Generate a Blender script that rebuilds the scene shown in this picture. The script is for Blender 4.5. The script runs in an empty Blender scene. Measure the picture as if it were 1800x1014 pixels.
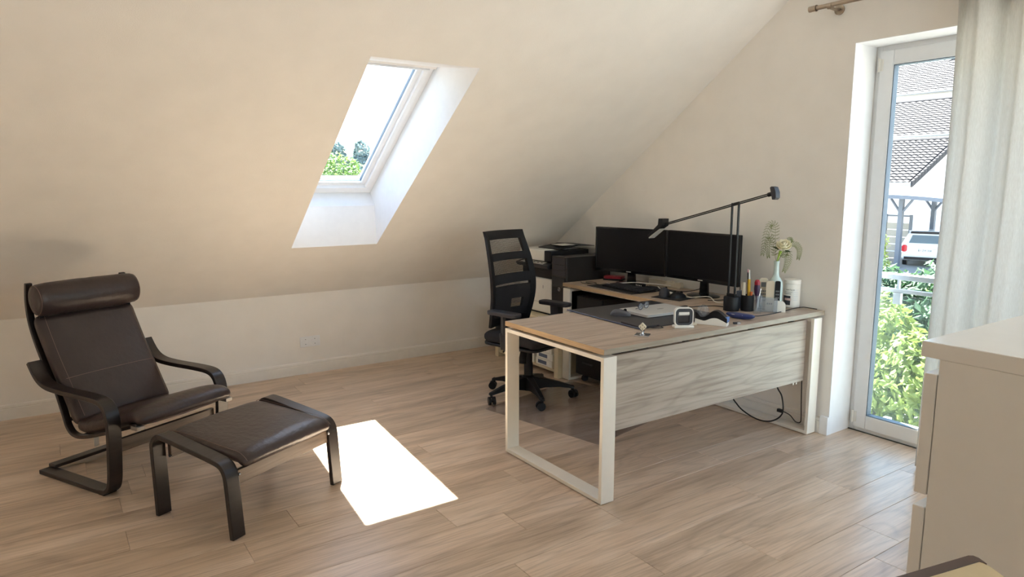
import bpy, bmesh, math, random
from mathutils import Vector, Matrix
random.seed(7)
PI = math.pi
S = bpy.context.scene
C = S.collection

# ------------------------------------------------------------------ camera, sky, sun, lights, exposure
cam_d = bpy.data.cameras.new('camera'); cam = bpy.data.objects.new('camera', cam_d); C.objects.link(cam)
cam_d.sensor_width = 36.0; cam_d.sensor_fit = 'HORIZONTAL'; cam_d.lens = 36.0*1211.02/1800.0
cam_d.clip_start = 0.05; cam_d.clip_end = 500
YAW, PITCH = 0.9733, 0.1506
_f = Vector((-math.sin(YAW)*math.cos(PITCH), math.cos(YAW)*math.cos(PITCH), -math.sin(PITCH)))
_r = Vector((math.cos(YAW), math.sin(YAW), 0)); _u = _r.cross(_f)
cam.matrix_world = Matrix(((_r.x,_u.x,-_f.x,5.3243),(_r.y,_u.y,-_f.y,-3.7989),(_r.z,_u.z,-_f.z,1.4922),(0,0,0,1)))
S.camera = cam
S.view_settings.view_transform = 'Standard'; S.view_settings.look = 'None'
S.view_settings.exposure = 0.76; S.view_settings.gamma = 1.0; S.view_settings.use_curve_mapping = False
S.cycles.max_bounces = 10; S.cycles.diffuse_bounces = 6; S.cycles.glossy_bounces = 4
S.cycles.transparent_max_bounces = 16; S.cycles.transmission_bounces = 6
S.cycles.sample_clamp_indirect = 8.0; S.cycles.caustics_reflective = False; S.cycles.caustics_refractive = False

SUN_DIR = Vector((0.515, -0.178, -1.0)).normalized()      # the way the sunlight travels
wd = bpy.data.worlds.new('sky'); S.world = wd; wd.use_nodes = True
nt = wd.node_tree; bg = nt.nodes['Background']
sky = nt.nodes.new('ShaderNodeTexSky'); sky.sky_type = 'NISHITA'; sky.sun_disc = False
sky.sun_elevation = math.radians(61.4); sky.sun_rotation = math.atan2(-SUN_DIR.x, -SUN_DIR.y)
sky.air_density = 1.2; sky.dust_density = 1.0; sky.ozone_density = 1.0
nt.links.new(sky.outputs[0], bg.inputs[0]); bg.inputs[1].default_value = 0.50
sd = bpy.data.lights.new('sun', 'SUN'); sd.energy = 36.0; sd.angle = math.radians(0.53); sd.color = (1.0, 0.97, 0.93)
so = bpy.data.objects.new('sun', sd); C.objects.link(so)
so.rotation_euler = SUN_DIR.to_track_quat('-Z', 'Y').to_euler()

def area(name, loc, direction, sx, sy, power, col):
    d = bpy.data.lights.new(name, 'AREA'); d.shape = 'RECTANGLE'; d.size = sx; d.size_y = sy
    d.energy = power; d.color = col
    o = bpy.data.objects.new(name, d); C.objects.link(o); o.location = loc
    o.rotation_euler = Vector(direction).to_track_quat('-Z', 'Z').to_euler()
    return o
area('fill_light_right', (7.05, -1.55, 1.45), (-1, 0, 0.0), 2.2, 1.9, 16, (0.92, 0.97, 1.0))  # added fill lamp, standing in for daylight from the unseen right side

# ------------------------------------------------------------------ helpers: objects
def lin(r, g, b):
    def f(v):
        v /= 255.0
        return v/12.92 if v <= 0.04045 else ((v+0.055)/1.055)**2.4
    return (f(r), f(g), f(b), 1.0)

def props(o, label=None, cat=None, group=None, kind=None):
    if label: o['label'] = label
    if cat: o['category'] = cat
    if group: o['group'] = group
    if kind: o['kind'] = kind
    return o

def root(name, loc, label, cat, rz=0.0, group=None):
    o = bpy.data.objects.new(name, None); C.objects.link(o)
    o.location = loc; o.rotation_euler = (0, 0, rz); o.empty_display_size = 0.1
    return props(o, label, cat, group)

def obj(name, bm, mat, parent=None, smooth=False, bevel=0.0, seg=2, loc=None, rot=None, autosmooth=None):
    me = bpy.data.meshes.new(name)
    bmesh.ops.recalc_face_normals(bm, faces=bm.faces[:])
    bm.to_mesh(me); bm.free()
    if mat: me.materials.append(mat)
    o = bpy.data.objects.new(name, me); C.objects.link(o)
    if parent: o.parent = parent
    if loc: o.location = loc
    if rot: o.rotation_euler = rot
    if smooth:
        me.polygons.foreach_set('use_smooth', [True]*len(me.polygons))
        if autosmooth:
            es = me.edges; bm2 = bmesh.new(); bm2.from_mesh(me)
            for e in bm2.edges:
                if len(e.link_faces) == 2 and e.calc_face_angle(0) > math.radians(autosmooth): e.smooth = False
            bm2.to_mesh(me); bm2.free()
    if bevel:
        m = o.modifiers.new('edge', 'BEVEL'); m.width = bevel; m.segments = seg; m.limit_method = 'ANGLE'; m.angle_limit = math.radians(40)
        m.harden_normals = False
        if seg >= 2: me.polygons.foreach_set('use_smooth', [True]*len(me.polygons)); 
        if seg >= 2:
            bm2 = bmesh.new(); bm2.from_mesh(me)
            for e in bm2.edges:
                if len(e.link_faces) == 2 and e.calc_face_angle(0) > math.radians(35): e.smooth = False
            bm2.to_mesh(me); bm2.free()
    return o

def B(): return bmesh.new()
def box(bm, x0, x1, y0, y1, z0, z1):
    v = [bm.verts.new((x, y, z)) for z in (z0, z1) for y in (y0, y1) for x in (x0, x1)]
    for a in ((0,1,3,2),(4,6,7,5),(0,4,5,1),(2,3,7,6),(0,2,6,4),(1,5,7,3)): bm.faces.new([v[i] for i in a])
    return bm
def boxc(bm, c, s, M=None):
    n0 = len(bm.verts)
    box(bm, c[0]-s[0]/2, c[0]+s[0]/2, c[1]-s[1]/2, c[1]+s[1]/2, c[2]-s[2]/2, c[2]+s[2]/2)
    if M is not None:
        bm.verts.ensure_lookup_table()
        for v in bm.verts[n0:]: v.co = M @ v.co
    return bm
def frame_of(d):
    d = d.normalized(); a = Vector((0,0,1)) if abs(d.z) < 0.9 else Vector((1,0,0))
    x = d.cross(a).normalized(); return x, d.cross(x).normalized()
def tube(bm, pts, r, n=8, cap=True, closed=False):
    pts = [Vector(p) for p in pts]; rs = r if isinstance(r, (list, tuple)) else [r]*len(pts)
    rings = []; px = None
    for i, p in enumerate(pts):
        if closed: d = pts[(i+1) % len(pts)] - pts[i-1]
        else: d = pts[min(i+1, len(pts)-1)] - pts[max(i-1, 0)]
        x, y = frame_of(d)
        if px is not None:
            dn = d.normalized(); x = (px - dn*px.dot(dn)); x = x.normalized() if x.length > 1e-6 else frame_of(d)[0]; y = dn.cross(x)
        px = x
        rings.append([bm.verts.new(p + (x*math.cos(2*PI*k/n) + y*math.sin(2*PI*k/n))*rs[i]) for k in range(n)])
    m = len(rings)
    for i in range(m if closed else m-1):
        a, b = rings[i], rings[(i+1) % m]
        for k in range(n): bm.faces.new((a[k], a[(k+1) % n], b[(k+1) % n], b[k]))
    if cap and not closed:
        bm.faces.new(rings[0]); bm.faces.new(rings[-1])
    return bm
def lathe(bm, prof, c=(0,0,0), n=24):
    rings = []
    for r, z in prof:
        if r < 1e-6: rings.append([bm.verts.new((c[0], c[1], c[2]+z))])
        else: rings.append([bm.verts.new((c[0]+r*math.cos(2*PI*k/n), c[1]+r*math.sin(2*PI*k/n), c[2]+z)) for k in range(n)])
    for a, b in zip(rings, rings[1:]):
        for k in range(n):
            k2 = (k+1) % n
            if len(a) == 1 and len(b) > 1: bm.faces.new((a[0], b[k], b[k2]))
            elif len(b) == 1 and len(a) > 1: bm.faces.new((a[k], a[k2], b[0]))
            elif len(a) > 1: bm.faces.new((a[k], a[k2], b[k2], b[k]))
    if len(rings[0]) > 1: bm.faces.new(rings[0])
    if len(rings[-1]) > 1: bm.faces.new(rings[-1])
    return bm
def prism(bm, poly, fn0, fn1):
    """poly: 2D points; fn0/fn1 map a 2D point to 3D for the two ends"""
    a = [bm.verts.new(fn0(*p)) for p in poly]; b = [bm.verts.new(fn1(*p)) for p in poly]; n = len(poly)
    bm.faces.new(a); bm.faces.new(b[::-1])
    for i in range(n): bm.faces.new((a[i], b[i], b[(i+1) % n], a[(i+1) % n]))
    return bm
def catmull(pts, k=6):
    out = []; n = len(pts)
    P = [Vector(p) for p in pts]
    for i in range(n-1):
        p0, p1, p2, p3 = P[max(i-1,0)], P[i], P[i+1], P[min(i+2,n-1)]
        for j in range(k):
            t = j/k
            out.append(0.5*((2*p1) + (p2-p0)*t + (2*p0-5*p1+4*p2-p3)*t*t + (3*p1-p0-3*p2+p3)*t**3))
    out.append(P[-1]); return out
def ribbon(bm, pts, th, s0, s1, taper=None):
    """bent strip: path in (x,z), thickness th, running from y=s0 to y=s1"""
    n = len(pts); L = []; 
    for i, p in enumerate(pts):
        a = Vector(pts[max(i-1,0)]); b = Vector(pts[min(i+1,n-1)]); d = (b-a).normalized(); nr = Vector((-d.y, d.x))
        p = Vector(p); L.append((p+nr*th/2, p-nr*th/2))
    rings = [[bm.verts.new((q.x, s, q.y)) for q, s in ((a,s0),(a,s1),(b,s1),(b,s0))] for a, b in L]
    for r0, r1 in zip(rings, rings[1:]):
        for k in range(4): bm.faces.new((r0[k], r0[(k+1)%4], r1[(k+1)%4], r1[k]))
    bm.faces.new(rings[0]); bm.faces.new(rings[-1][::-1])
    return bm
def pad(bm, pts, th, s0, s1, er=0.5, m=10, puff=0.0):
    """cushion: rounded slab swept along a path in (x,z); path = middle of the cushion"""
    n = len(pts); rings = []; W = (s1-s0)/2; c = (s0+s1)/2
    tot = [0.0]
    for i in range(1, n): tot.append(tot[-1] + (Vector(pts[i])-Vector(pts[i-1])).length)
    for i, p in enumerate(pts):
        a = Vector(pts[max(i-1,0)]); b = Vector(pts[min(i+1,n-1)]); d = (b-a).normalized(); nr = Vector((-d.y, d.x)); p = Vector(p)
        e = min(tot[i], tot[-1]-tot[i]); T = th/2
        k = 1.0 if e >= T else math.sqrt(max(0.0, 1-(1-e/T)**2))
        k = max(k, 0.12); Wk = W - (1-k)*T*0.8
        ring = []
        M = 4*m
        for j in range(M):
            t = 2*PI*j/M; ct, st = math.cos(t), math.sin(t)
            y = math.copysign(abs(ct)**0.28, ct)*Wk
            w = abs(y/W)
            h = math.copysign(abs(st)**0.62, st)*T*k*(1+puff*(1-w**2))
            q = p + nr*h
            ring.append(bm.verts.new((q.x, c+y, q.y)))
        rings.append(ring)
    M = 4*m
    for r0, r1 in zip(rings, rings[1:]):
        for k in range(M): bm.faces.new((r0[k], r0[(k+1)%M], r1[(k+1)%M], r1[k]))
    bm.faces.new(rings[0]); bm.faces.new(rings[-1][::-1])
    return bm
def rrect(x0, x1, y0, y1, r, k=5):
    out = []
    for cx, cy, a0 in ((x1-r,y1-r,0),(x0+r,y1-r,PI/2),(x0+r,y0+r,PI),(x1-r,y0+r,3*PI/2)):
        for j in range(k+1):
            a = a0 + PI/2*j/k; out.append((cx+r*math.cos(a), cy+r*math.sin(a)))
    return out
def text(name, body, size, mat, parent, loc, rot, ext=0.0003):
    cu = bpy.data.curves.new(name, 'FONT'); cu.body = body; cu.size = size; cu.extrude = ext; cu.align_x = 'CENTER'; cu.align_y = 'CENTER'
    cu.materials.append(mat)
    tmp = bpy.data.objects.new('tmp', cu); C.objects.link(tmp); bpy.context.view_layer.update()
    me = bpy.data.meshes.new_from_object(tmp.evaluated_get(bpy.context.evaluated_depsgraph_get())); me.name = name
    bpy.data.objects.remove(tmp)
    o = bpy.data.objects.new(name, me); C.objects.link(o); o.parent = parent; o.location = loc; o.rotation_euler = rot
    return o

# ------------------------------------------------------------------ helpers: materials
def nmat(name):
    m = bpy.data.materials.new(name); m.use_nodes = True
    t = m.node_tree; return m, t, t.nodes['Principled BSDF']
def N(t, typ, **kw):
    n = t.nodes.new(typ)
    for k, v in kw.items(): setattr(n, k, v)
    return n
def coords(t, scale=(1,1,1), rnd=False, rot=(0,0,0)):
    tc = N(t, 'ShaderNodeTexCoord'); mp = N(t, 'ShaderNodeMapping')
    mp.inputs['Scale'].default_value = scale; mp.inputs['Rotation'].default_value = rot
    if rnd:
        oi = N(t, 'ShaderNodeObjectInfo'); mu = N(t, 'ShaderNodeVectorMath', operation='SCALE'); mu.inputs[0].default_value = (37.0, 23.0, 11.0)
        t.links.new(oi.outputs['Random'], mu.inputs['Scale'])
        ad = N(t, 'ShaderNodeVectorMath', operation='ADD'); t.links.new(tc.outputs['Object'], ad.inputs[0]); t.links.new(mu.outputs[0], ad.inputs[1])
        t.links.new(ad.outputs[0], mp.inputs[0])
    else: t.links.new(tc.outputs['Object'], mp.inputs[0])
    return mp
def ramp(t, fac, stops):
    r = N(t, 'ShaderNodeValToRGB'); e = r.color_ramp.elements
    while len(e) < len(stops): e.new(0.5)
    for x, (p, c) in zip(e, stops): x.position = p; x.color = c
    t.links.new(fac, r.inputs[0]); return r
def mix(t, fac, a, b, mode='MIX'):
    m = N(t, 'ShaderNodeMix', data_type='RGBA', blend_type=mode)
    if isinstance(fac, float): m.inputs[0].default_value = fac
    else: t.links.new(fac, m.inputs[0])
    for i, v in ((6, a), (7, b)):
        if isinstance(v, tuple): m.inputs[i].default_value = v
        else: t.links.new(v, m.inputs[i])
    return m
def simple(name, col, rough=0.5, metal=0.0, spec=0.5, noise=0.06, ns=20.0, bump=0.0, bs=200.0, coat=0.0, rv=0.0):
    m, t, p = nmat(name); p.inputs['Roughness'].default_value = rough; p.inputs['Metallic'].default_value = metal
    p.inputs['Specular IOR Level'].default_value = spec; p.inputs['Coat Weight'].default_value = coat; p.inputs['Coat Roughness'].default_value = 0.1
    mp = coords(t); nz = N(t, 'ShaderNodeTexNoise'); nz.inputs['Scale'].default_value = ns; nz.inputs['Detail'].default_value = 4
    t.links.new(mp.outputs[0], nz.inputs[0])
    dk = tuple(c*(1-noise) for c in col[:3])+(1,); lt = tuple(min(1, c*(1+noise)) for c in col[:3])+(1,)
    r = ramp(t, nz.outputs[0], [(0.3, dk), (0.7, lt)]); t.links.new(r.outputs[0], p.inputs['Base Color'])
    if bump:
        n2 = N(t, 'ShaderNodeTexNoise'); n2.inputs['Scale'].default_value = bs; n2.inputs['Detail'].default_value = 3; t.links.new(mp.outputs[0], n2.inputs[0])
        b = N(t, 'ShaderNodeBump'); b.inputs['Strength'].default_value = bump; b.inputs['Distance'].default_value = 0.01
        t.links.new(n2.outputs[0], b.inputs['Height']); t.links.new(b.outputs[0], p.inputs['Normal'])
    return m
def wood(name, cols, grain_axis='Y', rough=0.4, rnd=False, cath=0.35, scale=1.0, bump=0.06, vary=0.0, pores=0.5, fine=1.0):
    m, t, p = nmat(name); p.inputs['Roughness'].default_value = rough
    rot = {'Y': (0,0,0), 'X': (0,0,PI/2), 'Z': (PI/2,0,0)}[grain_axis]
    base = coords(t, (1,1,1), rnd, rot)
    def mapped(sc):
        mp = N(t, 'ShaderNodeMapping'); mp.inputs['Scale'].default_value = sc; t.links.new(base.outputs[0], mp.inputs[0]); return mp
    a = mapped((9*scale, 0.9*scale, 9*scale)); n1 = N(t, 'ShaderNodeTexNoise'); n1.inputs['Scale'].default_value = 1.0; n1.inputs['Detail'].default_value = 6; n1.inputs['Roughness'].default_value = 0.6; n1.inputs['Distortion'].default_value = 0.6
    t.links.new(a.outputs[0], n1.inputs[0])
    w = mapped((3.2*scale, 0.42*scale, 3.2*scale)); wn = N(t, 'ShaderNodeTexNoise'); wn.inputs['Scale'].default_value = 1.0; wn.inputs['Detail'].default_value = 1.5; t.links.new(w.outputs[0], wn.inputs[0])
    mul = N(t, 'ShaderNodeMath', operation='MULTIPLY'); mul.inputs[1].default_value = 34.0; t.links.new(wn.outputs[0], mul.inputs[0])
    fr = N(t, 'ShaderNodeMath', operation='PINGPONG'); fr.inputs[1].default_value = 1.0; t.links.new(mul.outputs[0], fr.inputs[0])
    f = mapped((120*fine, 5*fine, 120*fine)); nf = N(t, 'ShaderNodeTexNoise'); nf.inputs['Scale'].default_value = 1.0; nf.inputs['Detail'].default_value = 3; t.links.new(f.outputs[0], nf.inputs[0])
    r1 = ramp(t, n1.outputs[0], [(0.28, cols[0]), (0.5, cols[1]), (0.72, cols[2])])
    r2 = ramp(t, fr.outputs[0], [(0.0, (0.62,0.6,0.58,1)), (0.35, (1,1,1,1))])
    m1 = mix(t, cath, r1.outputs[0], r2.outputs[0], 'MULTIPLY')
    r3 = ramp(t, nf.outputs[0], [(0.36, (0.70,0.68,0.66,1)), (0.52, (1,1,1,1))])
    m2 = mix(t, pores, m1.outputs[2], r3.outputs[0], 'MULTIPLY'); last = m2
    k = mapped((1.6, 0.9, 1.6)); vk = N(t, 'ShaderNodeTexVoronoi'); vk.inputs['Scale'].default_value = 1.3; t.links.new(k.outputs[0], vk.inputs[0])
    rk = ramp(t, vk.outputs['Distance'], [(0.0, (0.45,0.38,0.34,1)), (0.045, (0.9,0.87,0.85,1)), (0.10, (1,1,1,1))])
    last = mix(t, 0.8 if rnd else 0.0, m2.outputs[2], rk.outputs[0], 'MULTIPLY')
    if vary:
        oi = N(t, 'ShaderNodeObjectInfo'); rv = ramp(t, oi.outputs['Random'], [(0.0, (1-vary,1-vary*1.05,1-vary*1.2,1)), (0.5, (1,1,1,1)), (1.0, (1.0,0.985,0.97,1))])
        last = mix(t, 1.0, last.outputs[2], rv.outputs[0], 'MULTIPLY')
    t.links.new(last.outputs[2], p.inputs['Base Color'])
    b = N(t, 'ShaderNodeBump'); b.inputs['Strength'].default_value = bump; b.inputs['Distance'].default_value = 0.004
    t.links.new(nf.outputs[0], b.inputs['Height']); t.links.new(b.outputs[0], p.inputs['Normal'])
    return m
def glassy(name, tint=(0.96,0.985,0.98,1), body=0.0, bodycol=(0.8,0.85,0.85,1), rough=0.0, refl=1.0):
    m, t, p = nmat(name); t.nodes.remove(p); out = t.nodes['Material Output']
    tr = N(t, 'ShaderNodeBsdfTransparent'); tr.inputs[0].default_value = tint
    gl = N(t, 'ShaderNodeBsdfGlossy'); gl.inputs['Roughness'].default_value = rough
    fr = N(t, 'ShaderNodeFresnel'); fr.inputs[0].default_value = 1.45
    sc = N(t, 'ShaderNodeMath', operation='MULTIPLY'); sc.inputs[1].default_value = refl; t.links.new(fr.outputs[0], sc.inputs[0])
    geo = N(t, 'ShaderNodeNewGeometry'); inv = N(t, 'ShaderNodeMath', operation='SUBTRACT'); inv.inputs[0].default_value = 1.0; t.links.new(geo.outputs['Backfacing'], inv.inputs[1])
    s2 = N(t, 'ShaderNodeMath', operation='MULTIPLY'); t.links.new(sc.outputs[0], s2.inputs[0]); t.links.new(inv.outputs[0], s2.inputs[1]); sc = s2
    base = tr
    if body:
        df = N(t, 'ShaderNodeBsdfDiffuse'); nz = N(t, 'ShaderNodeTexNoise'); nz.inputs['Scale'].default_value = 3
        cr = ramp(t, nz.outputs[0], [(0.3, tuple(c*0.93 for c in bodycol[:3])+(1,)), (0.7, bodycol)]); t.links.new(cr.outputs[0], df.inputs[0])
        mb = N(t, 'ShaderNodeMixShader'); mb.inputs[0].default_value = body; t.links.new(tr.outputs[0], mb.inputs[1]); t.links.new(df.outputs[0], mb.inputs[2]); base = mb
    ms = N(t, 'ShaderNodeMixShader'); t.links.new(sc.outputs[0], ms.inputs[0]); t.links.new(base.outputs[0], ms.inputs[1]); t.links.new(gl.outputs[0], ms.inputs[2])
    t.links.new(ms.outputs[0], out.inputs[0]); return m

WALL = simple('cream_wall_paint', lin(241,238,233), 0.9, spec=0.2, noise=0.02, ns=6, bump=0.12, bs=260)
REVEAL = simple('white_reveal_paint', lin(240,241,242), 0.85, spec=0.2, noise=0.015, bump=0.05, bs=250)
TRIM = simple('white_skirting_lacquer', lin(238,235,229), 0.45, noise=0.02)
PVC = simple('white_window_plastic', lin(238,240,242), 0.35, noise=0.015)
GASKET = simple('grey_rubber_gasket', lin(110,125,140), 0.6)
FLOORW = wood('oak_floor_plank', (lin(178,155,133), lin(212,188,164), lin(229,208,187)), 'Y', 0.30, True, 0.36, 1.0, 0.12, 0.10, 0.55)
OAK = wood('sonoma_oak_board', (lin(160,138,118), lin(186,165,145), lin(200,182,163)), 'Y', 0.42, False, 0.40, 1.6, 0.08, 0.0, 0.75, 0.6)
OAKEDGE = wood('oak_edge_band', (lin(176,148,116), lin(196,168,132), lin(208,184,150)), 'X', 0.5, False, 0.2, 1.2)
OAKP = wood('grey_oak_modesty_board', (lin(160,146,133), lin(178,166,153), lin(190,180,168)), 'Y', 0.45, False, 0.42, 1.3, 0.12, 0.0, 0.8, 0.5)
OAKY = wood('oak_edge_band_long', (lin(140,130,116), lin(160,150,134), lin(176,166,150)), 'Y', 0.5, False, 0.2, 1.2)
FRAMEW = simple('cream_white_powder_coat', lin(238,233,222), 0.4, noise=0.015)
LEATHER = simple('dark_brown_leather', lin(58,46,44), 0.36, noise=0.10, ns=9, bump=0.25, bs=38, spec=0.5)
LEATHER_T = simple('leather_seam_thread', lin(120,98,88), 0.6)
BLKWOOD = wood('black_brown_bentwood', (lin(26,20,19), lin(36,29,27), lin(46,38,35)), 'Y', 0.33, False, 0.2, 1.5, 0.08)
RAILWOOD = wood('lit_dark_rail_wood', (lin(60,46,38), lin(92,75,62), lin(118,98,82)), 'Y', 0.4, False, 0.4, 2.0, 0.1)  # dark wood painted lighter: the light on the rails is in the colour
BLKPLASTIC = simple('black_plastic', lin(24,24,27), 0.45, spec=0.3, noise=0.1)
DKPLASTIC = simple('charcoal_plastic', lin(48,48,54), 0.5, noise=0.08)
BLKGLOSS = simple('black_gloss_bezel', lin(14,14,17), 0.18, noise=0.05)
SCREEN = simple('switched_off_screen', lin(15,15,18), 0.30, spec=0.25, noise=0.05)
BLKFAB = simple('black_seat_fabric', lin(30,30,34), 0.9, noise=0.12, bump=0.3, bs=500)
PCMAT = simple('black_brown_computer_steel', lin(38,34,32), 0.4, noise=0.06)
CHROME = simple('polished_steel', lin(205,208,214), 0.15, metal=1.0)
BRUSHED = simple('brushed_nickel', lin(178,165,150), 0.35, metal=1.0)
SILVER = simple('laptop_silver', lin(214,212,206), 0.35, metal=0.25, noise=0.02)
WHITEP = simple('white_plastic', lin(232,230,224), 0.4, noise=0.02)
CREAMP = simple('cream_plastic', lin(216,206,184), 0.45, noise=0.03)
CHESTM = simple('white_foil_chest', lin(236,235,232), 0.22, noise=0.01, coat=0.2)
LEATHERPAD = simple('black_desk_pad_leather', lin(44,42,45), 0.5, noise=0.08, bump=0.1, bs=300)
NAVY = simple('navy_blue_plastic', lin(32,52,110), 0.3, coat=0.3)
RED = simple('dark_red_plastic', lin(150,28,44), 0.3)
YELLOW = simple('yellow_plastic', lin(214,170,40), 0.4)
COPPER = simple('copper_orange', lin(190,96,48), 0.35, metal=0.4)
GREYP = simple('grey_lcd', lin(120,124,126), 0.4)
PAPER = simple('white_paper', lin(238,236,228), 0.8)
INK = simple('dark_print', lin(40,44,54), 0.7)
DICEM = simple('ivory_die', lin(236,226,200), 0.3)
VASEM = simple('pale_mint_glazed_glass', lin(200,218,214), 0.12, noise=0.03, coat=0.6)
PETAL = simple('ivory_petal', lin(244,238,210), 0.7)
GREENF = simple('fern_green', lin(120,130,74), 0.7, noise=0.2)
GREENS = simple('fresh_green_stem', lin(160,186,80), 0.6, noise=0.1)
DKGREEN = simple('dark_green_leaf', lin(62,78,44), 0.6, noise=0.15)
GLASS = glassy('window_glass')
BALGLASS = glassy('frosted_balcony_glass', (0.93,0.98,0.96,1), 0.07, (0.75,0.85,0.82,1))
ACRYL = glassy('clear_acrylic', (0.93,0.95,0.97,1), 0.10, (0.85,0.88,0.92,1), 0.02, 1.6)
MATM = glassy('clear_chair_mat_film', (0.93,0.925,0.93,1), 0.10, (0.42,0.39,0.39,1), 0.18, 1.3)
CABLEW = simple('white_cable', lin(236,232,224), 0.5)
CABLEB = simple('black_cable', lin(20,20,22), 0.5)

# =================================================================== SETTING
A = 0.6243; TA = math.tan(A); CA, SA = math.cos(A), math.sin(A); Z0 = 0.6454
CEIL = 2.72; XC = (CEIL-Z0)/TA
def SL(s, d, y): return (s*CA - d*SA, y, Z0 + s*SA + d*CA)

# floor: every plank is its own piece
slab = B(); box(slab, -0.4, 7.6, -7.2, 0.6, -0.30, -0.013)
floor = obj('floor', slab, simple('screed', lin(90,80,70), 0.9)); props(floor, kind='structure')
PW = 0.1945; PL = 1.31
plank_cache = {}
def plank(x, y0, y1):
    L = round(y1-y0, 3); w = PW-0.0012
    if L not in plank_cache:
        bm = B(); c = 0.0012; z1 = 0.0
        lo = [bm.verts.new(p) for p in ((0,0,-0.012),(w,0,-0.012),(w,L-0.001,-0.012),(0,L-0.001,-0.012))]
        mid = [bm.verts.new(p) for p in ((0,0,-c),(w,0,-c),(w,L-0.001,-c),(0,L-0.001,-c))]
        hi = [bm.verts.new(p) for p in ((c,c,z1),(w-c,c,z1),(w-c,L-0.001-c,z1),(c,L-0.001-c,z1))]
        bm.faces.new(lo[::-1]); bm.faces.new(hi)
        for a, b in ((lo, mid), (mid, hi)):
            for k in range(4): bm.faces.new((a[k], a[(k+1)%4], b[(k+1)%4], b[k]))
        me = bpy.data.meshes.new('plank'); bm.to_mesh(me); bm.free(); me.materials.append(FLOORW); plank_cache[L] = me
    o = bpy.data.objects.new('plank', plank_cache[L]); C.objects.link(o); o.parent = floor; o.location = (x, y0, 0)
known = {5: -1.05, 6: -0.61, 7: -1.47, 3: -0.85, 0: -2.975, 2: -2.40, 4: -0.45, 1: -1.9}
prev = 0.3
for r in range(-12, 26):
    x = 2.255 + PW*r
    off = known.get(r)
    if off is None:
        off = -(prev + 0.45 + 0.35*random.random()) % PL; prev = off
    j = off
    while j < 0.21: j += PL
    j -= PL
    y1 = 0.214
    while y1 > -6.9:
        y0 = max(j, -6.9)
        if y1-y0 > 0.01: plank(x, y0, y1)
        y1 = y0; j -= PL

# walls
bm = B(); box(bm, -0.35, 0.0, -7.0, 0.36, 0.0, Z0)
wl = obj('wall_left', bm, WALL); props(wl, kind='structure')
DX0, DX1, DH = 3.113, 5.02, 2.263
def yprism(bm, poly, y0, y1): return prism(bm, poly, lambda x, z: (x, y0, z), lambda x, z: (x, y1, z))
bm = B()
yprism(bm, [(0,0),(DX0,0),(DX0,CEIL),(XC,CEIL),(0,Z0)], 0.0, 0.36)
yprism(bm, [(DX0,DH),(DX1,DH),(DX1,CEIL),(DX0,CEIL)], 0.0, 0.36)
yprism(bm, [(DX1,0),(7.4,0),(7.4,CEIL),(DX1,CEIL)], 0.0, 0.36)
wf = obj('wall_far', bm, WALL); props(wf, kind='structure')
# white painted door reveal lining (2 mm proud), meets the frame
bm = B(); box(bm, DX0, DX0+0.003, 0.0, 0.2166, 0.0, DH); box(bm, DX0, DX1, 0.0, 0.2166, DH-0.003, DH); box(bm, DX1-0.003, DX1, 0.0, 0.2166, 0, DH)
props(obj('trim_1', bm, REVEAL), kind='structure')
# sloped ceiling with skylight shaft
HS0, HS1, HY0, HY1 = 0.569/CA, 2.034/CA, -2.397, -1.7686
FS0, FS1, FY0, FY1 = 0.842, 2.135, -2.47, -1.7686         # where the shaft meets the window frame
SMAX = XC/CA
bm = B()
def slab_piece(bm, s0, s1, y0, y1, d0, d1):
    v = [bm.verts.new(SL(s, d, y)) for d in (d0, d1) for y in (y0, y1) for s in (s0, s1)]
    for a in ((0,1,3,2),(4,6,7,5),(0,4,5,1),(2,3,7,6),(0,2,6,4),(1,5,7,3)): bm.faces.new([v[i] for i in a])
GY0, GY1 = -5.90, -5.32  # opening for the added roof window behind the camera
slab_piece(bm, 0, HS0, -7.0, 0.36, 0, 0.02); slab_piece(bm, HS1, SMAX, -7.0, 0.36, 0, 0.02)
slab_piece(bm, HS0, HS1, -7.0, GY0, 0, 0.02); slab_piece(bm, HS0, HS1, GY1, HY0, 0, 0.02); slab_piece(bm, HS0, HS1, HY1, 0.36, 0, 0.02)
slab_piece(bm, -0.4, FS0, -7.0, 0.36, 0.34, 0.46); slab_piece(bm, FS1, SMAX+0.4, -7.0, 0.36, 0.34, 0.46)
slab_piece(bm, FS0, FS1, -7.0, GY0, 0.34, 0.46); slab_piece(bm, FS0, FS1, GY1, FY0, 0.34, 0.46); slab_piece(bm, FS0, FS1, FY1, 0.36, 0.34, 0.46)
ceil = obj('ceiling', bm, WALL); props(ceil, kind='structure')
bm = B(); box(bm, XC-0.02, 7.4, -7.0, 0.36, CEIL, CEIL+0.15)
props(obj('ceiling', bm, WALL), kind='structure')
# shaft reveals (bottom: upright then square to the roof; top: level; sides)
def quadslab(bm, pts, nrm, th):
    nrm = Vector(nrm).normalized()*th
    a = [bm.verts.new(Vector(p)) for p in pts]; b = [bm.verts.new(Vector(p)+nrm) for p in pts]
    bm.faces.new(a); bm.faces.new(b[::-1])
    for i in range(4): bm.faces.new((a[i], b[i], b[(i+1)%4], a[(i+1)%4]))
bm = B()
b0_ = SL(HS0, 0.0005, 0); b0 = (b0_[0], b0_[2]); b1 = (0.551, 1.336); b2 = SL(FS0, 0.358, 0)
quadslab(bm, [(b0[0],HY0,b0[1]),(b0[0],HY1,b0[1]),(b1[0],HY1,b1[1]),(b1[0],FY0,b1[1])], (-1,0,0), 0.03)
quadslab(bm, [(b1[0],FY0,b1[1]),(b1[0],HY1,b1[1]),(b2[0],FY1,b2[2]),(b2[0],FY0,b2[2])], (-CA,0,-SA), 0.03)
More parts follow.
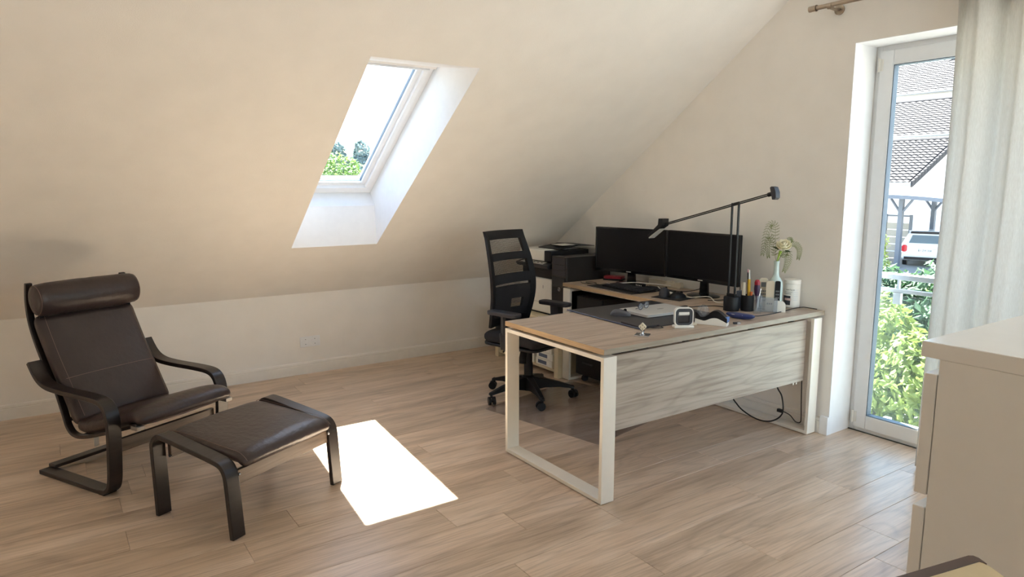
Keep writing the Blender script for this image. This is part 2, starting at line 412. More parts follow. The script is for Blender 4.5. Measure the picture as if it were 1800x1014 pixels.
t0 = SL(HS1, 0.0005, 0); t1 = SL(FS1, 0.358, 0)
quadslab(bm, [(t0[0],HY0,t0[2]),(t0[0],HY1,t0[2]),(t1[0],FY1,t1[2]),(t1[0],FY0,t1[2])], (0,0,1), 0.03)
quadslab(bm, [(b0[0],HY1-0.001,b0[1]),(t0[0],HY1-0.001,t0[2]),(t1[0],FY1-0.001,t1[2]),(b2[0],FY1-0.001,b2[2])], (0,1,0), 0.03)
quadslab(bm, [(b0[0],HY0+0.001,b0[1]),(t0[0],HY0+0.001,t0[2]),(t1[0],FY0,t1[2]),(b2[0],FY0,b2[2])], (0,-1,0), 0.03)
for ya, yb, sg in ((GY0, GY0, -1), (GY1, GY1, 1)):
    quadslab(bm, [(b0[0],ya,b0[1]),(t0[0],ya,t0[2]),(t1[0],ya,t1[2]),(b2[0],ya,b2[2])], (0,sg,0), 0.03)
quadslab(bm, [(b0[0],GY0,b0[1]),(b0[0],GY1,b0[1]),(b2[0],GY1,b2[2]),(b2[0],GY0,b2[2])], (-1,0,0), 0.03)
quadslab(bm, [(t0[0],GY0,t0[2]),(t0[0],GY1,t0[2]),(t1[0],GY1,t1[2]),(t1[0],GY0,t1[2])], (0,0,1), 0.03)
# the little triangle of reveal between upright and perpendicular parts
prism(bm, [(b0[0],b0[1]),(b1[0],b1[1]),(b2[0],b2[2])], lambda x,z: (x,HY1-0.0015,z), lambda x,z: (x,HY1+0.02,z))
props(obj('trim_2', bm, REVEAL), kind='structure')
# skylight window
win = bpy.data.objects.new('window_1', None); C.objects.link(win); props(win, kind='structure')
def ring(bm, s0, s1, y0, y1, w0, w1, wy0, wy1, d0, d1):
    slab_piece(bm, s0, s0+w0, y0, y1, d0, d1); slab_piece(bm, s1-w1, s1, y0, y1, d0, d1)
    slab_piece(bm, s0+w0, s1-w1, y0, y0+wy0, d0, d1); slab_piece(bm, s0+w0, s1-w1, y1-wy1, y1, d0, d1)
bm = B(); ring(bm, FS0, FS1, FY0, FY1, 0.034, 0.012, 0.034, 0.030, 0.358, 0.47); obj('window_frame', bm, PVC, win, bevel=0.003)
bm = B(); ring(bm, FS0+0.038, FS1-0.013, FY0+0.038, FY1-0.033, 0.040, 0.012, 0.045, 0.034, 0.345, 0.415)
ring(bm, FS0+0.078, FS1-0.025, FY0+0.083, FY1-0.067, 0.034, 0.01, 0.036, 0.034, 0.368, 0.43); obj('sash', bm, PVC, win, bevel=0.003)
bm = B(); ring(bm, FS0+0.108, FS1-0.033, FY0+0.116, FY1-0.099, 0.005, 0.005, 0.005, 0.005, 0.385, 0.405); obj('gasket', bm, GASKET, win)
bm = B(); slab_piece(bm, FS0+0.10, FS1-0.03, FY0+0.10, FY1-0.09, 0.408, 0.414); obj('pane', bm, GLASS, win)

w3 = bpy.data.objects.new('added_window_3', None); C.objects.link(w3); props(w3, kind='structure')  # added unseen roof window; its sun patch brightens the left side
bm = B(); ring(bm, FS0, FS1, GY0, GY1, 0.07, 0.05, 0.07, 0.07, 0.358, 0.47); obj('window_frame', bm, PVC, w3)
bm = B(); slab_piece(bm, FS0+0.06, FS1-0.04, GY0+0.06, GY1-0.06, 0.408, 0.414); obj('pane', bm, GLASS, w3)

# other walls (behind the camera); the right one has an added fill window
bm = B(); WX = 7.2
box(bm, WX, WX+0.3, -7.0, 0.36, 0, 0.45); box(bm, WX, WX+0.3, -7.0, 0.36, 2.45, CEIL)
box(bm, WX, WX+0.3, -7.0, -2.70, 0.45, 2.45); box(bm, WX, WX+0.3, -0.40, 0.36, 0.45, 2.45)
props(obj('wall_right', bm, WALL), kind='structure')
bm = B(); WY = -6.8
yprism(bm, [(-0.35,0),(7.5,0),(7.5,CEIL),(XC,CEIL),(0,Z0),(-0.35,Z0)], WY-0.3, WY)
props(obj('wall_back', bm, WALL), kind='structure')
e = bpy.data.objects.new('added_window_2', None); C.objects.link(e); props(e, kind='structure')  # added unseen window, placed to send fill onto slope and desk
bm = B(); g = B()
for y in (-2.70, -1.58, -0.47): box(bm, WX+0.08, WX+0.15, y, y+0.07, 0.45, 2.45)
for z in (0.45, 2.38): box(bm, WX+0.08, WX+0.15, -2.70, -0.40, z, z+0.07)
box(g, WX+0.11, WX+0.115, -2.65, -0.45, 0.5, 2.4)
obj('window_frame', bm, PVC, e); obj('pane', g, GLASS, e)

# skirting boards
def skirt(name, a, b, nrm):
    a = Vector(a); b = Vector(b); n = Vector(nrm); bm = B()
    prof = [(0,0),(0.016,0),(0.016,0.070),(0.0135,0.073),(0.0135,0.076),(0.016,0.079),(0.014,0.092),(0.009,0.098),(0,0.098)]
    prism(bm, prof, lambda t, z: tuple(a+n*t+Vector((0,0,z))), lambda t, z: tuple(b+n*t+Vector((0,0,z))))
    return props(obj(name, bm, TRIM), kind='structure')
skirt('baseboard_left', (0,-6.8,0), (0,0,0), (1,0,0)); skirt('baseboard_far', (0,0,0), (DX0-0.003,0,0), (0,-1,0)); skirt('baseboard_right', (WX,-6.8,0), (WX,0,0), (-1,0,0))
bm = B(); box(bm, DX0-0.045, DX0+0.0065, -0.020, -0.0005, 0.0, 0.112); box(bm, DX0+0.0035, DX0+0.0065, -0.0005, 0.03, 0.0, 0.112)
props(obj('trim_3', bm, PVC, bevel=0.002), kind='structure')

# balcony door behind the curtain: two leaves
door = bpy.data.objects.new('door_1', None); C.objects.link(door); props(door, kind='structure')
bm = B(); y0, y1 = 0.2166, 0.30
DM = (DX0+DX1)/2
box(bm, DX0, DX0+0.035, y0+0.012, y1, 0, DH); box(bm, DX1-0.035, DX1, y0+0.012, y1, 0, DH)
box(bm, DX0+0.035, DX1-0.035, y0+0.012, y1, DH-0.035, DH); box(bm, DX0+0.035, DX1-0.035, y0+0.012, y1, 0, 0.03)
obj('door_frame', bm, PVC, door, bevel=0.003)
for xa, xb in ((DX0+0.028, DM-0.002), (DM+0.002, DX1-0.028)):
    bm = B(); w = 0.078
    box(bm, xa, xa+w, y0, y1-0.02, 0.022, DH-0.028); box(bm, xb-w, xb, y0, y1-0.02, 0.022, DH-0.028)
    box(bm, xa+w, xb-w, y0, y1-0.02, 0.022, 0.106); box(bm, xa+w, xb-w, y0, y1-0.02, 2.153, DH-0.028)
    lf = obj('sash', bm, PVC, door, bevel=0.004)
    bm = B()
    g = 0.005
    for (p,q,r_,s_) in ((xa+w, xa+w+g, 0.106, 2.153), (xb-w-g, xb-w, 0.106, 2.153)): box(bm, p, q, y0+0.004, y0+0.05, r_, s_)
    box(bm, xa+w, xb-w, y0+0.004, y0+0.05, 0.106, 0.106+g); box(bm, xa+w, xb-w, y0+0.004, y0+0.05, 2.153-g, 2.153)
    obj('gasket', bm, GASKET, lf)
    bm = B(); box(bm, xa+w-0.005, xb-w+0.005, y0+0.030, y0+0.034, 0.10, 2.16); obj('pane', bm, GLASS, lf)
for z in (2.12, 0.05):
    bm = B(); lathe(bm, [(0.008,0),(0.008,0.075)], (DX0+0.028, y0-0.006, z), 12); box(bm, DX0+0.024, DX0+0.05, y0-0.004, y0+0.001, z+0.005, z+0.07)
    obj('hinge', bm, WHITEP, door)

# wall sockets
sk = root('wall_socket', (0.0, -2.118, 0.258), 'white double power socket low on the knee wall above the skirting', 'socket')
bm = B(); box(bm, 0.0, 0.009, -0.080, 0.080, -0.042, 0.042); obj('socket_plate', bm, PVC, sk, bevel=0.003)
for dy in (-0.037, 0.037):
    bm = B(); n = 20
    M = Matrix.Translation((0.0095, dy, 0)) @ Matrix.Rotation(PI/2, 4, 'Y')
    n0 = 0; lathe(bm, [(0.026,0.0),(0.026,0.002),(0.022,0.002),(0.021,-0.0045)], (0,0,0), n)
    for v in bm.verts: v.co = M @ v.co
    ins = obj('socket_insert', bm, PVC, sk)
    bm = B()
    for s in (-1, 1): tube(bm, [(0.004, dy+s*0.0095, 0), (0.0072, dy+s*0.0095, 0)], 0.0028, 8)
    for s in (-1, 1): box(bm, 0.005, 0.011, dy-0.003, dy+0.003, s*0.0195-0.002, s*0.0195+0.002)
    obj('contact_hole', bm, INK, ins)

# =================================================================== OUTSIDE
ROOFT = simple('grey_concrete_roof_tile', lin(66,63,64), 0.8, noise=0.18, ns=4)
PLASTER_O = simple('white_render', lin(228,228,226), 0.9, noise=0.03)
STEELG = simple('grey_painted_steel', lin(92,100,112), 0.6)
GROUNDM = simple('pale_paving_ground', lin(140,138,132), 0.9, noise=0.15, ns=1.0)
GZ = -1.75
bm = B(); box(bm, -160, 60, 0.36, 160, GZ-0.4, GZ); box(bm, -160, 60, -80, 0.36, GZ-0.4, GZ)
props(obj('ground', bm, GROUNDM), kind='structure')

def tiled_roof(name, x0, x1, ye, ze, run, pitch, tw, tl, parent):
    """tiled slope facing -y: rows of humped tiles, each row lapping the one below"""
    ca, sa = math.cos(pitch), math.sin(pitch); L = run/ca; rows = int(L/tl); cols = int((x1-x0)/tw); bm = B(); k = 4
    for r in range(rows):
        va = []; vb = []; vf = []
        for i in range(cols*k+1):
            ph = (i % k)/k; h = 0.055*abs(math.sin(PI*ph))
            x = x0 + tw*i/k
            s0 = r*tl; s1 = (r+1)*tl + 0.02
            d0 = 0.075 + h; d1 = 0.02 + h
            va.append(bm.verts.new((x, ye+s0*ca-d0*sa, ze+s0*sa+d0*ca))); vb.append(bm.verts.new((x, ye+s1*ca-d1*sa, ze+s1*sa+d1*ca)))
            vf.append(bm.verts.new((x, ye+s0*ca, ze+s0*sa)))
        for i in range(cols*k):
            bm.faces.new((va[i], va[i+1], vb[i+1], vb[i])); bm.faces.new((vf[i], vf[i+1], va[i+1], va[i]))
    o = obj(name, bm, ROOFT, parent); o['kind'] = 'stuff'; return o
def house(name, label, x0, x1, ye, ze, run, pitch, depth, tw, tl, base=GZ):
    h = root(name, (0,0,0), label, 'house')
    zr = ze + run*math.tan(pitch); bm = B()
    prism(bm, [(ye+0.3,base),(ye+2*run-0.3,base),(ye+2*run-0.3,ze+0.1),(ye+run,zr-0.15),(ye+0.3,ze+0.1)], lambda y,z: (x0+0.05,y,z), lambda y,z: (x1-0.12,y,z))
    obj('wall', bm, PLASTER_O, h)
    bm = B(); prism(bm, [(ye,ze-0.08),(ye,ze),(ye+run,zr),(ye+2*run,ze),(ye+2*run,ze-0.08),(ye+run,zr-0.12)], lambda y,z: (x0,y,z), lambda y,z: (x1,y,z))
    obj('roof_deck', bm, ROOFT, h)
    tiled_roof('roof_tiles', x0, x1, ye, ze, run, pitch, tw, tl, h)
    bm = B(); tube(bm, [(x0, ye-0.08, ze-0.02), (x1, ye-0.08, ze-0.02)], 0.07, 8); obj('gutter', bm, simple('zinc_gutter', lin(150,156,160), 0.5), h)
    bm = B(); tube(bm, [(x0, ye+run, zr+0.06), (x1, ye+run, zr+0.06)], 0.11, 8); obj('ridge_cap', bm, ROOFT, h)
    bm = B(); ca, sa = math.cos(pitch), math.sin(pitch); L = run/ca; n = int(L/tl)
    for i in range(n):
        s = i*tl; y_, z_ = ye+s*ca, ze+s*sa; y2, z2 = ye+(s+tl*1.05)*ca, ze+(s+tl*1.05)*sa
        prism(bm, [(y_-0.13*sa*0.5, z_-0.16), (y_-0.13*sa, z_+0.13), (y2-0.08*sa, z2+0.08), (y2, z2-0.16)], lambda y,z: (x1-0.02,y,z), lambda y,z: (x1+0.06,y,z))
    v = obj('verge_tiles', bm, ROOFT, h); v['kind'] = 'stuff'
    return h
R27 = math.radians(27)
hc = house('garage_house', 'nearest white rendered house seen through the balcony door, its tiled gable roof behind the carport', -17.0, -11.12, 30.0, 1.5, 4.3, R27, 8, 0.30, 0.30)
bm = B(); box(bm, -13.7, -13.05, 30.22, 30.31, -1.2, 1.0); obj('window', bm, simple('dark_outdoor_window', lin(96,100,108), 0.3), hc)
hb = house('mid_house', 'long grey tiled roof of the second house behind, carrying a small satellite dish', -26.0, -9.5, 40.0, 4.35, 4.9, R27, 8, 0.42, 0.36)
bm = B(); tube(bm, [(-13.9, 42.9, 5.7), (-13.9, 42.9, 6.3)], 0.04, 6); lathe(bm, [(0.0,0.0),(0.25,0.03),(0.45,0.12),(0.44,0.14),(0.2,0.06),(0.0,0.04)], (0,0,0), 16)
bm.verts.ensure_lookup_table()
for v in bm.verts[12:]: v.co = Matrix.Translation((-13.9, 42.8, 6.05)) @ Matrix.Rotation(math.radians(70), 4, 'X') @ v.co
obj('satellite_dish', bm, simple('blue_grey_dish', lin(110,122,150), 0.5), hb)
for x in (-14.9, -10.6):
    bm = B(); box(bm, x-0.25, x+0.25, 43.6, 44.1, 6.2, 7.2); obj('chimney', bm, STEELG, hb)
ha = house('rear_house', 'furthest and highest house, tiled roof with a pale solar panel beside the eaves top', -34.0, -11.0, 52.0, 8.3, 9.5, R27, 8, 0.55, 0.46)
ca_, sa_ = math.cos(R27), math.sin(R27)
for i in range(3):
    bm = B(); x = -22.6 + i*1.85
    v = [bm.verts.new((xx, 52+s*ca_-d*sa_, 8.3+s*sa_+d*ca_)) for d in (0.22,0.3) for s in (6.6,8.9) for xx in (x, x+1.75)]
    for a in ((0,1,3,2),(4,6,7,5),(0,4,5,1),(2,3,7,6),(0,2,6,4),(1,5,7,3)): bm.faces.new([v[q] for q in a])
    obj('solar_panel', bm, simple('pale_solar_glass', lin(190,206,216), 0.15), ha)

# carport
cp = root('carport', (0,0,0), 'grey open carport with braced posts above the parked white car', 'carport')
bm = B(); pts = []
for i in range(13):
    t = i/12; pts.append((-11.6+5.6*t, 0.93+0.16*math.sin(PI*t)))
prism(bm, pts + [(x, z-0.14) for x, z in pts[::-1]], lambda x,z: (x,22.9,z), lambda x,z: (x,28.4,z)); obj('carport_roof', bm, STEELG, cp)
for (x, y) in ((-8.4, 23.8), (-8.85, 27.4), (-6.4, 23.8), (-11.3, 27.4)):
    bm = B(); box(bm, x-0.08, x+0.08, y-0.08, y+0.08, GZ, 0.95); obj('post', bm, STEELG, cp)
    for s in (-1, 1):
        bm = B(); tube(bm, [(x, y, 0.35), (x+s*0.42, y, 0.92)], 0.05, 6); obj('brace', bm, STEELG, cp)

# slatted fence panel
fe = root('fence_panel', (-10.4, 26.6, GZ), 'pale slatted fence panel between dark posts beneath the carport', 'fence')
for x in (-1.1, 0.0, 1.05):
    bm = B(); box(bm, x-0.05, x+0.05, -0.05, 0.05, 0, 1.95); obj('fence_post', bm, STEELG, fe)
SLAT = simple('pale_fence_slat', lin(150,148,142), 0.7)
for k in range(6):
    if k == 5: continue
    bm = B(); box(bm, -1.05, 1.0, -0.02, 0.02, 0.08+k*0.31, 0.08+k*0.31+0.27); obj('slat', bm, SLAT, fe)
bm = B(); box(bm, -1.05, 1.0, -0.03, 0.03, 1.86, 1.93); obj('top_rail', bm, STEELG, fe)

# white hatchback, tail towards the room
car = root('car', (-7.84, 24.75, GZ), 'white hatchback parked under the carport, tail lights facing the room', 'car', rz=math.radians(20)); car.scale = (0.93, 0.93, 0.97)
CARW = simple('white_car_paint', lin(236,238,240), 0.2, coat=0.5); DKGL = simple('tinted_car_glass', lin(110,124,132), 0.08)
def car_section(y, w, z0, z1, r=0.12): return None
bm = B()   # body: side profile (y,z) extruded in x with tumblehome
prof = [(0.02,0.32),(-0.02,0.55),(0.0,0.80),(0.10,0.93),(0.32,1.32),(0.45,1.40),(1.9,1.42),(2.3,1.34),(2.85,0.98),(3.7,0.88),(3.85,0.60),(3.82,0.30),(3.3,0.22),(0.3,0.22)]
def inset(z): return 0.0 if z < 0.9 else (z-0.9)*0.36
for s in (0,):
    a = [bm.verts.new((-0.85+inset(z), y, z)) for y, z in prof]; b = [bm.verts.new((0.85-inset(z), y, z)) for y, z in prof]
    bm.faces.new(a); bm.faces.new(b[::-1])
    for i in range(len(prof)): bm.faces.new((a[i], b[i], b[(i+1)%len(prof)], a[(i+1)%len(prof)]))
obj('car_body', bm, CARW, car, bevel=0.05, seg=3)
bm = B(); prism(bm, [(-0.62,0.96),(0.62,0.96),(0.52,1.27),(-0.52,1.27)], lambda x,z: (x, 0.10+(z-0.93)*0.565-0.03, z), lambda x,z: (x, 0.10+(z-0.93)*0.565+0.05, z)); obj('rear_window', bm, DKGL, car)
bm = B(); box(bm, -0.60, 0.60, 0.30, 0.42, 1.33, 1.42); obj('roof_spoiler', bm, BLKPLASTIC, car, bevel=0.02)
bm = B(); box(bm, -0.69, 0.69, 0.5, 2.0, 1.40, 1.435); obj('car_roof', bm, CARW, car, bevel=0.02)
for s in (-1, 1):
    bm = B(); prism(bm, rrect(s*0.76-0.10, s*0.76+0.10, 0.60, 0.88, 0.08), lambda x,z: (x, -0.045, z), lambda x,z: (x, 0.06, z)); obj('tail_light', bm, simple('red_tail_light', lin(200,40,52), 0.2), car)
    for y in (0.75, 3.15):
        bm = B(); tube(bm, [(s*0.70, y, 0.30), (s*0.86, y, 0.30)], 0.30, 20); obj('wheel', bm, BLKPLASTIC, car)
bm = B(); box(bm, -0.30, 0.30, -0.035, 0.0, 0.60, 0.73); npz = obj('number_plate', bm, PAPER, car)
bm = B(); box(bm, -0.38, 0.38, -0.045, 0.0, 0.755, 0.80); obj('tailgate_handle', bm, CHROME, car)
bm = B(); box(bm, -0.75, 0.75, -0.06, 0.02, 0.30, 0.40); obj('bumper_insert', bm, BLKPLASTIC, car)
pltxt = text('plate_lettering', 'B I ZM 308', 0.11, INK, npz, (0, -0.037, 0.665), (PI/2, 0, 0)); pltxt['kind'] = 'stuff'

# plants outside: leaves are one countless mass per plant
def leaf_mat(name, col, v=0.3):
    m, t, p = nmat(name); p.inputs['Roughness'].default_value = 0.6
    mp = coords(t); nz = N(t, 'ShaderNodeTexNoise'); nz.inputs['Scale'].default_value = 9.0; t.links.new(mp.outputs[0], nz.inputs[0])
    r = ramp(t, nz.outputs[0], [(0.3, tuple(c*(1-v) for c in col[:3])+(1,)), (0.7, tuple(min(1,c*(1+v)) for c in col[:3])+(1,))])
    t.links.new(r.outputs[0], p.inputs['Base Color'])
    out = t.nodes['Material Output']; tl = N(t, 'ShaderNodeBsdfTranslucent'); t.links.new(r.outputs[0], tl.inputs[0])
    ms = N(t, 'ShaderNodeMixShader'); ms.inputs[0].default_value = 0.35; t.links.new(p.outputs[0], ms.inputs[1]); t.links.new(tl.outputs[0], ms.inputs[2]); t.links.new(ms.outputs[0], out.inputs[0])
    return m
LEAF_Y = leaf_mat('yellow_green_leaf', lin(128,142,72)); LEAF_D = leaf_mat('mid_green_leaf', lin(66,94,66)); LEAF_B = leaf_mat('hazed_blue_green_needles', lin(128,148,146)); LEAF_P = leaf_mat('pale_green_leaf', lin(104,134,66))  # blue green needles paled: distance haze is put into their colour
BARK = simple('brown_bark', lin(92,76,60), 0.9)
def leaves(name, parent, mat, n, blobs, size, seed):
    rr = random.Random(seed); vs = []; fs = []
    tot = sum(b[3]*b[4]*b[5] for b in blobs)
    for b in blobs:
        m = int(n*b[3]*b[4]*b[5]/tot)
        for _ in range(m):
            d = Vector((rr.gauss(0,1), rr.gauss(0,1), rr.gauss(0,1))).normalized()*(0.55+0.45*rr.random()**0.5)
            p = Vector((b[0]+d.x*b[3], b[1]+d.y*b[4], b[2]+d.z*b[5]))
            nrm = (d + Vector((rr.gauss(0,.6), rr.gauss(0,.6), rr.gauss(0.3,.6)))).normalized()
            x, y = frame_of(nrm); a = rr.random()*6.28; u = x*math.cos(a)+y*math.sin(a); w = nrm.cross(u); s = size*(0.6+0.8*rr.random())
            k = len(vs)
            vs += [p-u*s, p+w*s*0.45-nrm*s*0.15, p+u*s, p-w*s*0.45-nrm*s*0.15]
            fs += [(k, k+1, k+2), (k, k+2, k+3)]
    me = bpy.data.meshes.new(name); me.from_pydata([tuple(v) for v in vs], [], fs); me.materials.append(mat)
    o = bpy.data.objects.new(name, me); C.objects.link(o); o.parent = parent; o['kind'] = 'stuff'; return o
def plant(name, label, cat, loc, blobs, n, size, mat, stem, group=None, seed=1):
    r = root(name, loc, label, cat, group=group)
    leaves('leaves', r, mat, n, blobs, size, seed)
    bm = B(); tube(bm, [(0,0,0),(0.03,0,stem*0.5),(0,0.02,stem)], [0.035+stem*0.01, 0.03+stem*0.006, 0.012], 7)
    rr = random.Random(seed+50)
    for b in blobs[:6]:
        tube(bm, [(0,0,stem*0.35), (b[0]*0.6, b[1]*0.6, b[2]*0.7), (b[0], b[1], b[2])], [0.025,0.018,0.008], 6)
    obj('branches', bm, BARK, r); return r
plant('maple_shrub', 'bright yellow green shrub filling the lower door glass below the railing', 'shrub', (1.95, 3.0, GZ),
      [(0,0,0.9,0.7,0.6,0.8),(0.5,-0.2,1.45,0.55,0.5,0.5),(-0.35,0.1,1.75,0.5,0.5,0.45),(0.9,0.2,1.0,0.6,0.6,0.7),(0.7,0.1,2.0,0.35,0.4,0.35),(-0.75,0.1,1.1,0.5,0.5,0.6)], 12000, 0.048, LEAF_Y, 1.5, seed=3)
plant('climbing_shrub', 'darker green bush behind the yellow green one, reaching the railing height', 'shrub', (0.9, 4.6, GZ),
      [(0,0,1.3,0.9,0.8,1.0),(0.8,0.2,1.6,0.8,0.7,0.8),(-0.4,0.2,1.9,0.7,0.6,0.5),(1.3,0.3,1.0,0.8,0.7,0.9)], 9000, 0.06, LEAF_D, 1.7, seed=5)
plant('garden_bush', 'tall light green bush at the left edge of the door glass', 'shrub', (-1.15, 8.3, GZ),
      [(0.0,0,1.0,0.45,0.5,0.7),(0.0,0,1.75,0.33,0.35,0.45),(0.05,0,2.2,0.22,0.25,0.28)], 3200, 0.05, LEAF_Y, 2.1, seed=8)
plant('garden_bush', 'low yellow green bush crossing below the white car, above the railing', 'shrub', (-0.15, 8.0, GZ),
      [(0,0,1.2,0.45,0.45,0.55),(-0.42,0.05,1.15,0.4,0.4,0.5),(0.45,0,1.35,0.4,0.4,0.55),(0.75,0,1.5,0.3,0.4,0.55)], 4200, 0.05, LEAF_P, 1.3, seed=9)
# trees seen through the skylight
plant('conifer_tree', 'haze tinted blue green conifer with a ragged crown seen through the skylight centre', 'tree', (-33.4, 11.95, -2.0),
      [(0,0,2.8,1.0,1.0,1.2),(0,0,4.2,0.85,0.85,1.1),(0,0,5.3,0.5,0.5,0.8),(-0.2,-.3,4.6,.5,.5,.6)], 4200, 0.16, LEAF_B, 5.0, seed=11)
plant('conifer_tree', 'taller leafy tree at the left edge of the skylight pane', 'tree', (-34.2, 10.75, -2.0),
      [(0,0,3.4,1.0,1.0,1.2),(0.0,0,4.7,0.7,0.7,0.8),(0,0,5.5,0.5,0.5,0.5),(0.3,0.5,4.4,0.5,0.5,0.6)], 3600, 0.18, LEAF_B, 5.0, seed=12)
plant('hedge_tree', 'light green round tree at the bottom of the skylight pane', 'tree', (-14.2, 3.3, -2.0),
      [(0,0,3.1,1.0,1.2,1.3),(0.1,0.7,3.25,0.8,0.8,0.85),(-0.2,-0.5,3.6,0.8,0.8,0.8),(0,1.2,2.8,0.9,0.9,0.9)], 8000, 0.065, LEAF_P, 3.4, seed=13)
plant('conifer_tree', 'small tree tinted pale with haze at the right edge of the skylight pane', 'tree', (-32.5, 13.6, -2.0),
      [(0,0,3.0,1.2,1.2,1.6),(0,0,4.6,0.8,0.8,0.9)], 2600, 0.18, LEAF_B, 5.0, seed=14)

# balcony railing
rail = root('balcony_railing', (0, 0.45, 0), 'white metal balcony railing with a frosted glass panel outside the door', 'railing')
RX0, RX1 = 2.95, 5.15
ALU = simple('light_grey_aluminium', lin(196,200,206), 0.4, metal=0.3)
bm = B(); box(bm, RX0, RX1, -0.02, 0.02, 0.921, 0.957); obj('handrail', bm, ALU, rail, bevel=0.006)
bm = B(); box(bm, RX0, RX1, -0.012, 0.012, 0.842, 0.866); obj('lower_rail', bm, ALU, rail, bevel=0.004)
bm = B(); box(bm, RX0, RX1, -0.004, 0.004, 0.02, 0.825); obj('glass_panel', bm, BALGLASS, rail)
for x in (3.235, 3.9, 4.6):
    bm = B(); box(bm, x-0.006, x+0.006, -0.01, 0.01, 0.866, 0.921); obj('baluster', bm, ALU, rail)
    for z in (0.80, 0.03):
        bm = B(); box(bm, x-0.022, x+0.022, -0.018, 0.014, z-0.028, z+0.042 if z > 0.5 else z+0.028); obj('glass_clamp', bm, ALU, rail, bevel=0.003)
for x in (RX0, RX1):
    bm = B(); box(bm, x-0.02, x+0.02, -0.09, 0.02, 0.0, 0.957); obj('rail_post', bm, ALU, rail, bevel=0.004)

# =================================================================== CURTAIN
rod = root('curtain_rod', (0, -0.1, 2.468), 'brushed metal curtain rod above the balcony door', 'curtain rod')
bm = B(); tube(bm, [(2.93,0,0),(5.75,0,0)], 0.0125, 16); obj('pole', bm, BRUSHED, rod, smooth=True, autosmooth=40)
for x0, x1 in ((2.885, 2.93), (5.75, 5.795)):
    bm = B(); tube(bm, [(x0,0,0),(x1,0,0)], 0.016, 16); tube(bm, [(x1-0.006 if x0<3 else x0,0,0),(x1 if x0<3 else x0+0.006,0,0)], 0.018, 16); obj('end_cap', bm, BRUSHED, rod, smooth=True, autosmooth=40)
for x in (3.01, 5.5):
    bm = B(); tube(bm, [(x,0.1,-0.012),(x,0.088,-0.012)], 0.028, 20); tube(bm, [(x,0.09,-0.012),(x,0.05,-0.016),(x,0.0,-0.014)], 0.008, 10); tube(bm, [(x-0.012,0,-0.004),(x+0.012,0,-0.004)], 0.0165, 14)
    obj('wall_bracket', bm, BRUSHED, rod, smooth=True, autosmooth=40)
m, t, p = nmat('off_white_curtain_cloth'); p.inputs['Roughness'].default_value = 0.9; p.inputs['Specular IOR Level'].default_value = 0.1
mp = coords(t, (300,300,40)); nz = N(t,'ShaderNodeTexNoise'); nz.inputs['Scale'].default_value = 1.0; t.links.new(mp.outputs[0], nz.inputs[0])
r = ramp(t, nz.outputs[0], [(0.3, lin(226,224,220)), (0.7, lin(236,235,232))]); t.links.new(r.outputs[0], p.inputs['Base Color'])
tl = N(t,'ShaderNodeBsdfTranslucent'); t.links.new(r.outputs[0], tl.inputs[0]); ms = N(t,'ShaderNodeMixShader'); ms.inputs[0].default_value = 0.5
t.links.new(p.outputs[0], ms.inputs[1]); t.links.new(tl.outputs[0], ms.inputs[2]); t.links.new(ms.outputs[0], t.nodes['Material Output'].inputs[0]); CURT = m
bm = B(); nx, nz_ = 560, 12; rows = []
def cy(u, v):
    a = 0.5+0.5*math.sin(u*2.7+0.4)
    return -0.11 + (0.038+0.014*v)*math.sin(u*56.0 + 1.5*math.sin(u*9.1)+0.4) + 0.007*math.sin(u*190+v*2.0) 
for j in range(nz_+1):
    v = j/nz_; z = 2.445 - v*2.43
    rows.append([bm.verts.new((3.668 + 0.010*math.sin(v*5) + u*1.85, cy(u, v), z)) for u in [i/nx for i in range(nx+1)]])
for a, b in zip(rows, rows[1:]):
    for i in range(nx): bm.faces.new((a[i], a[i+1], b[i+1], b[i]))
cur = root('curtain', (0,0,0), 'off white floor length curtain hanging in folds beside the balcony door', 'curtain')
cl = obj('curtain_cloth', bm, CURT, cur, smooth=True)
sm = cl.modifiers.new('cloth', 'SOLIDIFY'); sm.thickness = 0.0015
for k in range(9):
    x = 3.69+k*0.225
    bm = B(); tube(bm, [(x+0.0, 0.02*math.cos(a), 2.468-0.0+0.02*math.sin(a)) for a in [2*PI*i/14 for i in range(14)]], 0.0025, 6, closed=True)
    o = obj('curtain_ring', bm, BRUSHED, cur, loc=(0,-0.1,0))
# =================================================================== ARMCHAIR AND FOOTSTOOL
def R2(x): return math.radians(x)
ac = root('armchair', (1.66, -3.64, 0), 'dark brown leather lounge armchair with black bentwood arms and a bolster headrest', 'armchair', rz=math.atan2(0.467, 0.884))
W_ = 0.68
side_pts = catmull([(-0.60,0.011),(-0.35,0.011),(-0.10,0.011),(-0.035,0.025),(-0.004,0.075),(0.012,0.20),(0.022,0.33),(0.020,0.395),(-0.002,0.443),(-0.050,0.468),(-0.16,0.474),(-0.36,0.474),(-0.48,0.484),(-0.55,0.520),(-0.605,0.592)], 5)
for s0, s1 in ((0.0, 0.066), (W_-0.066, W_)):
    bm = ribbon(B(), side_pts, 0.023, s0, s1); obj('side_frame', bm, BLKWOOD, ac, bevel=0.003)
bm = B(); box(bm, -0.602, -0.540, 0.05, W_-0.05, 0.0225, 0.040); obj('base_crossbar', bm, BLKWOOD, ac, bevel=0.004)
bm = B(); box(bm, -0.026, -0.004, 0.0665, W_-0.0665, 0.205, 0.270); obj('front_rail', bm, RAILWOOD, ac, bevel=0.003)
bm = B(); box(bm, -0.582, -0.562, 0.0665, W_-0.0665, 0.43, 0.485); obj('rear_rail', bm, BLKWOOD, ac, bevel=0.003)
bm = B(); box(bm, -0.09, -0.05, -0.0, 0.066, -0.0005, 0.004); obj('floor_pad', bm, BLKPLASTIC, ac)
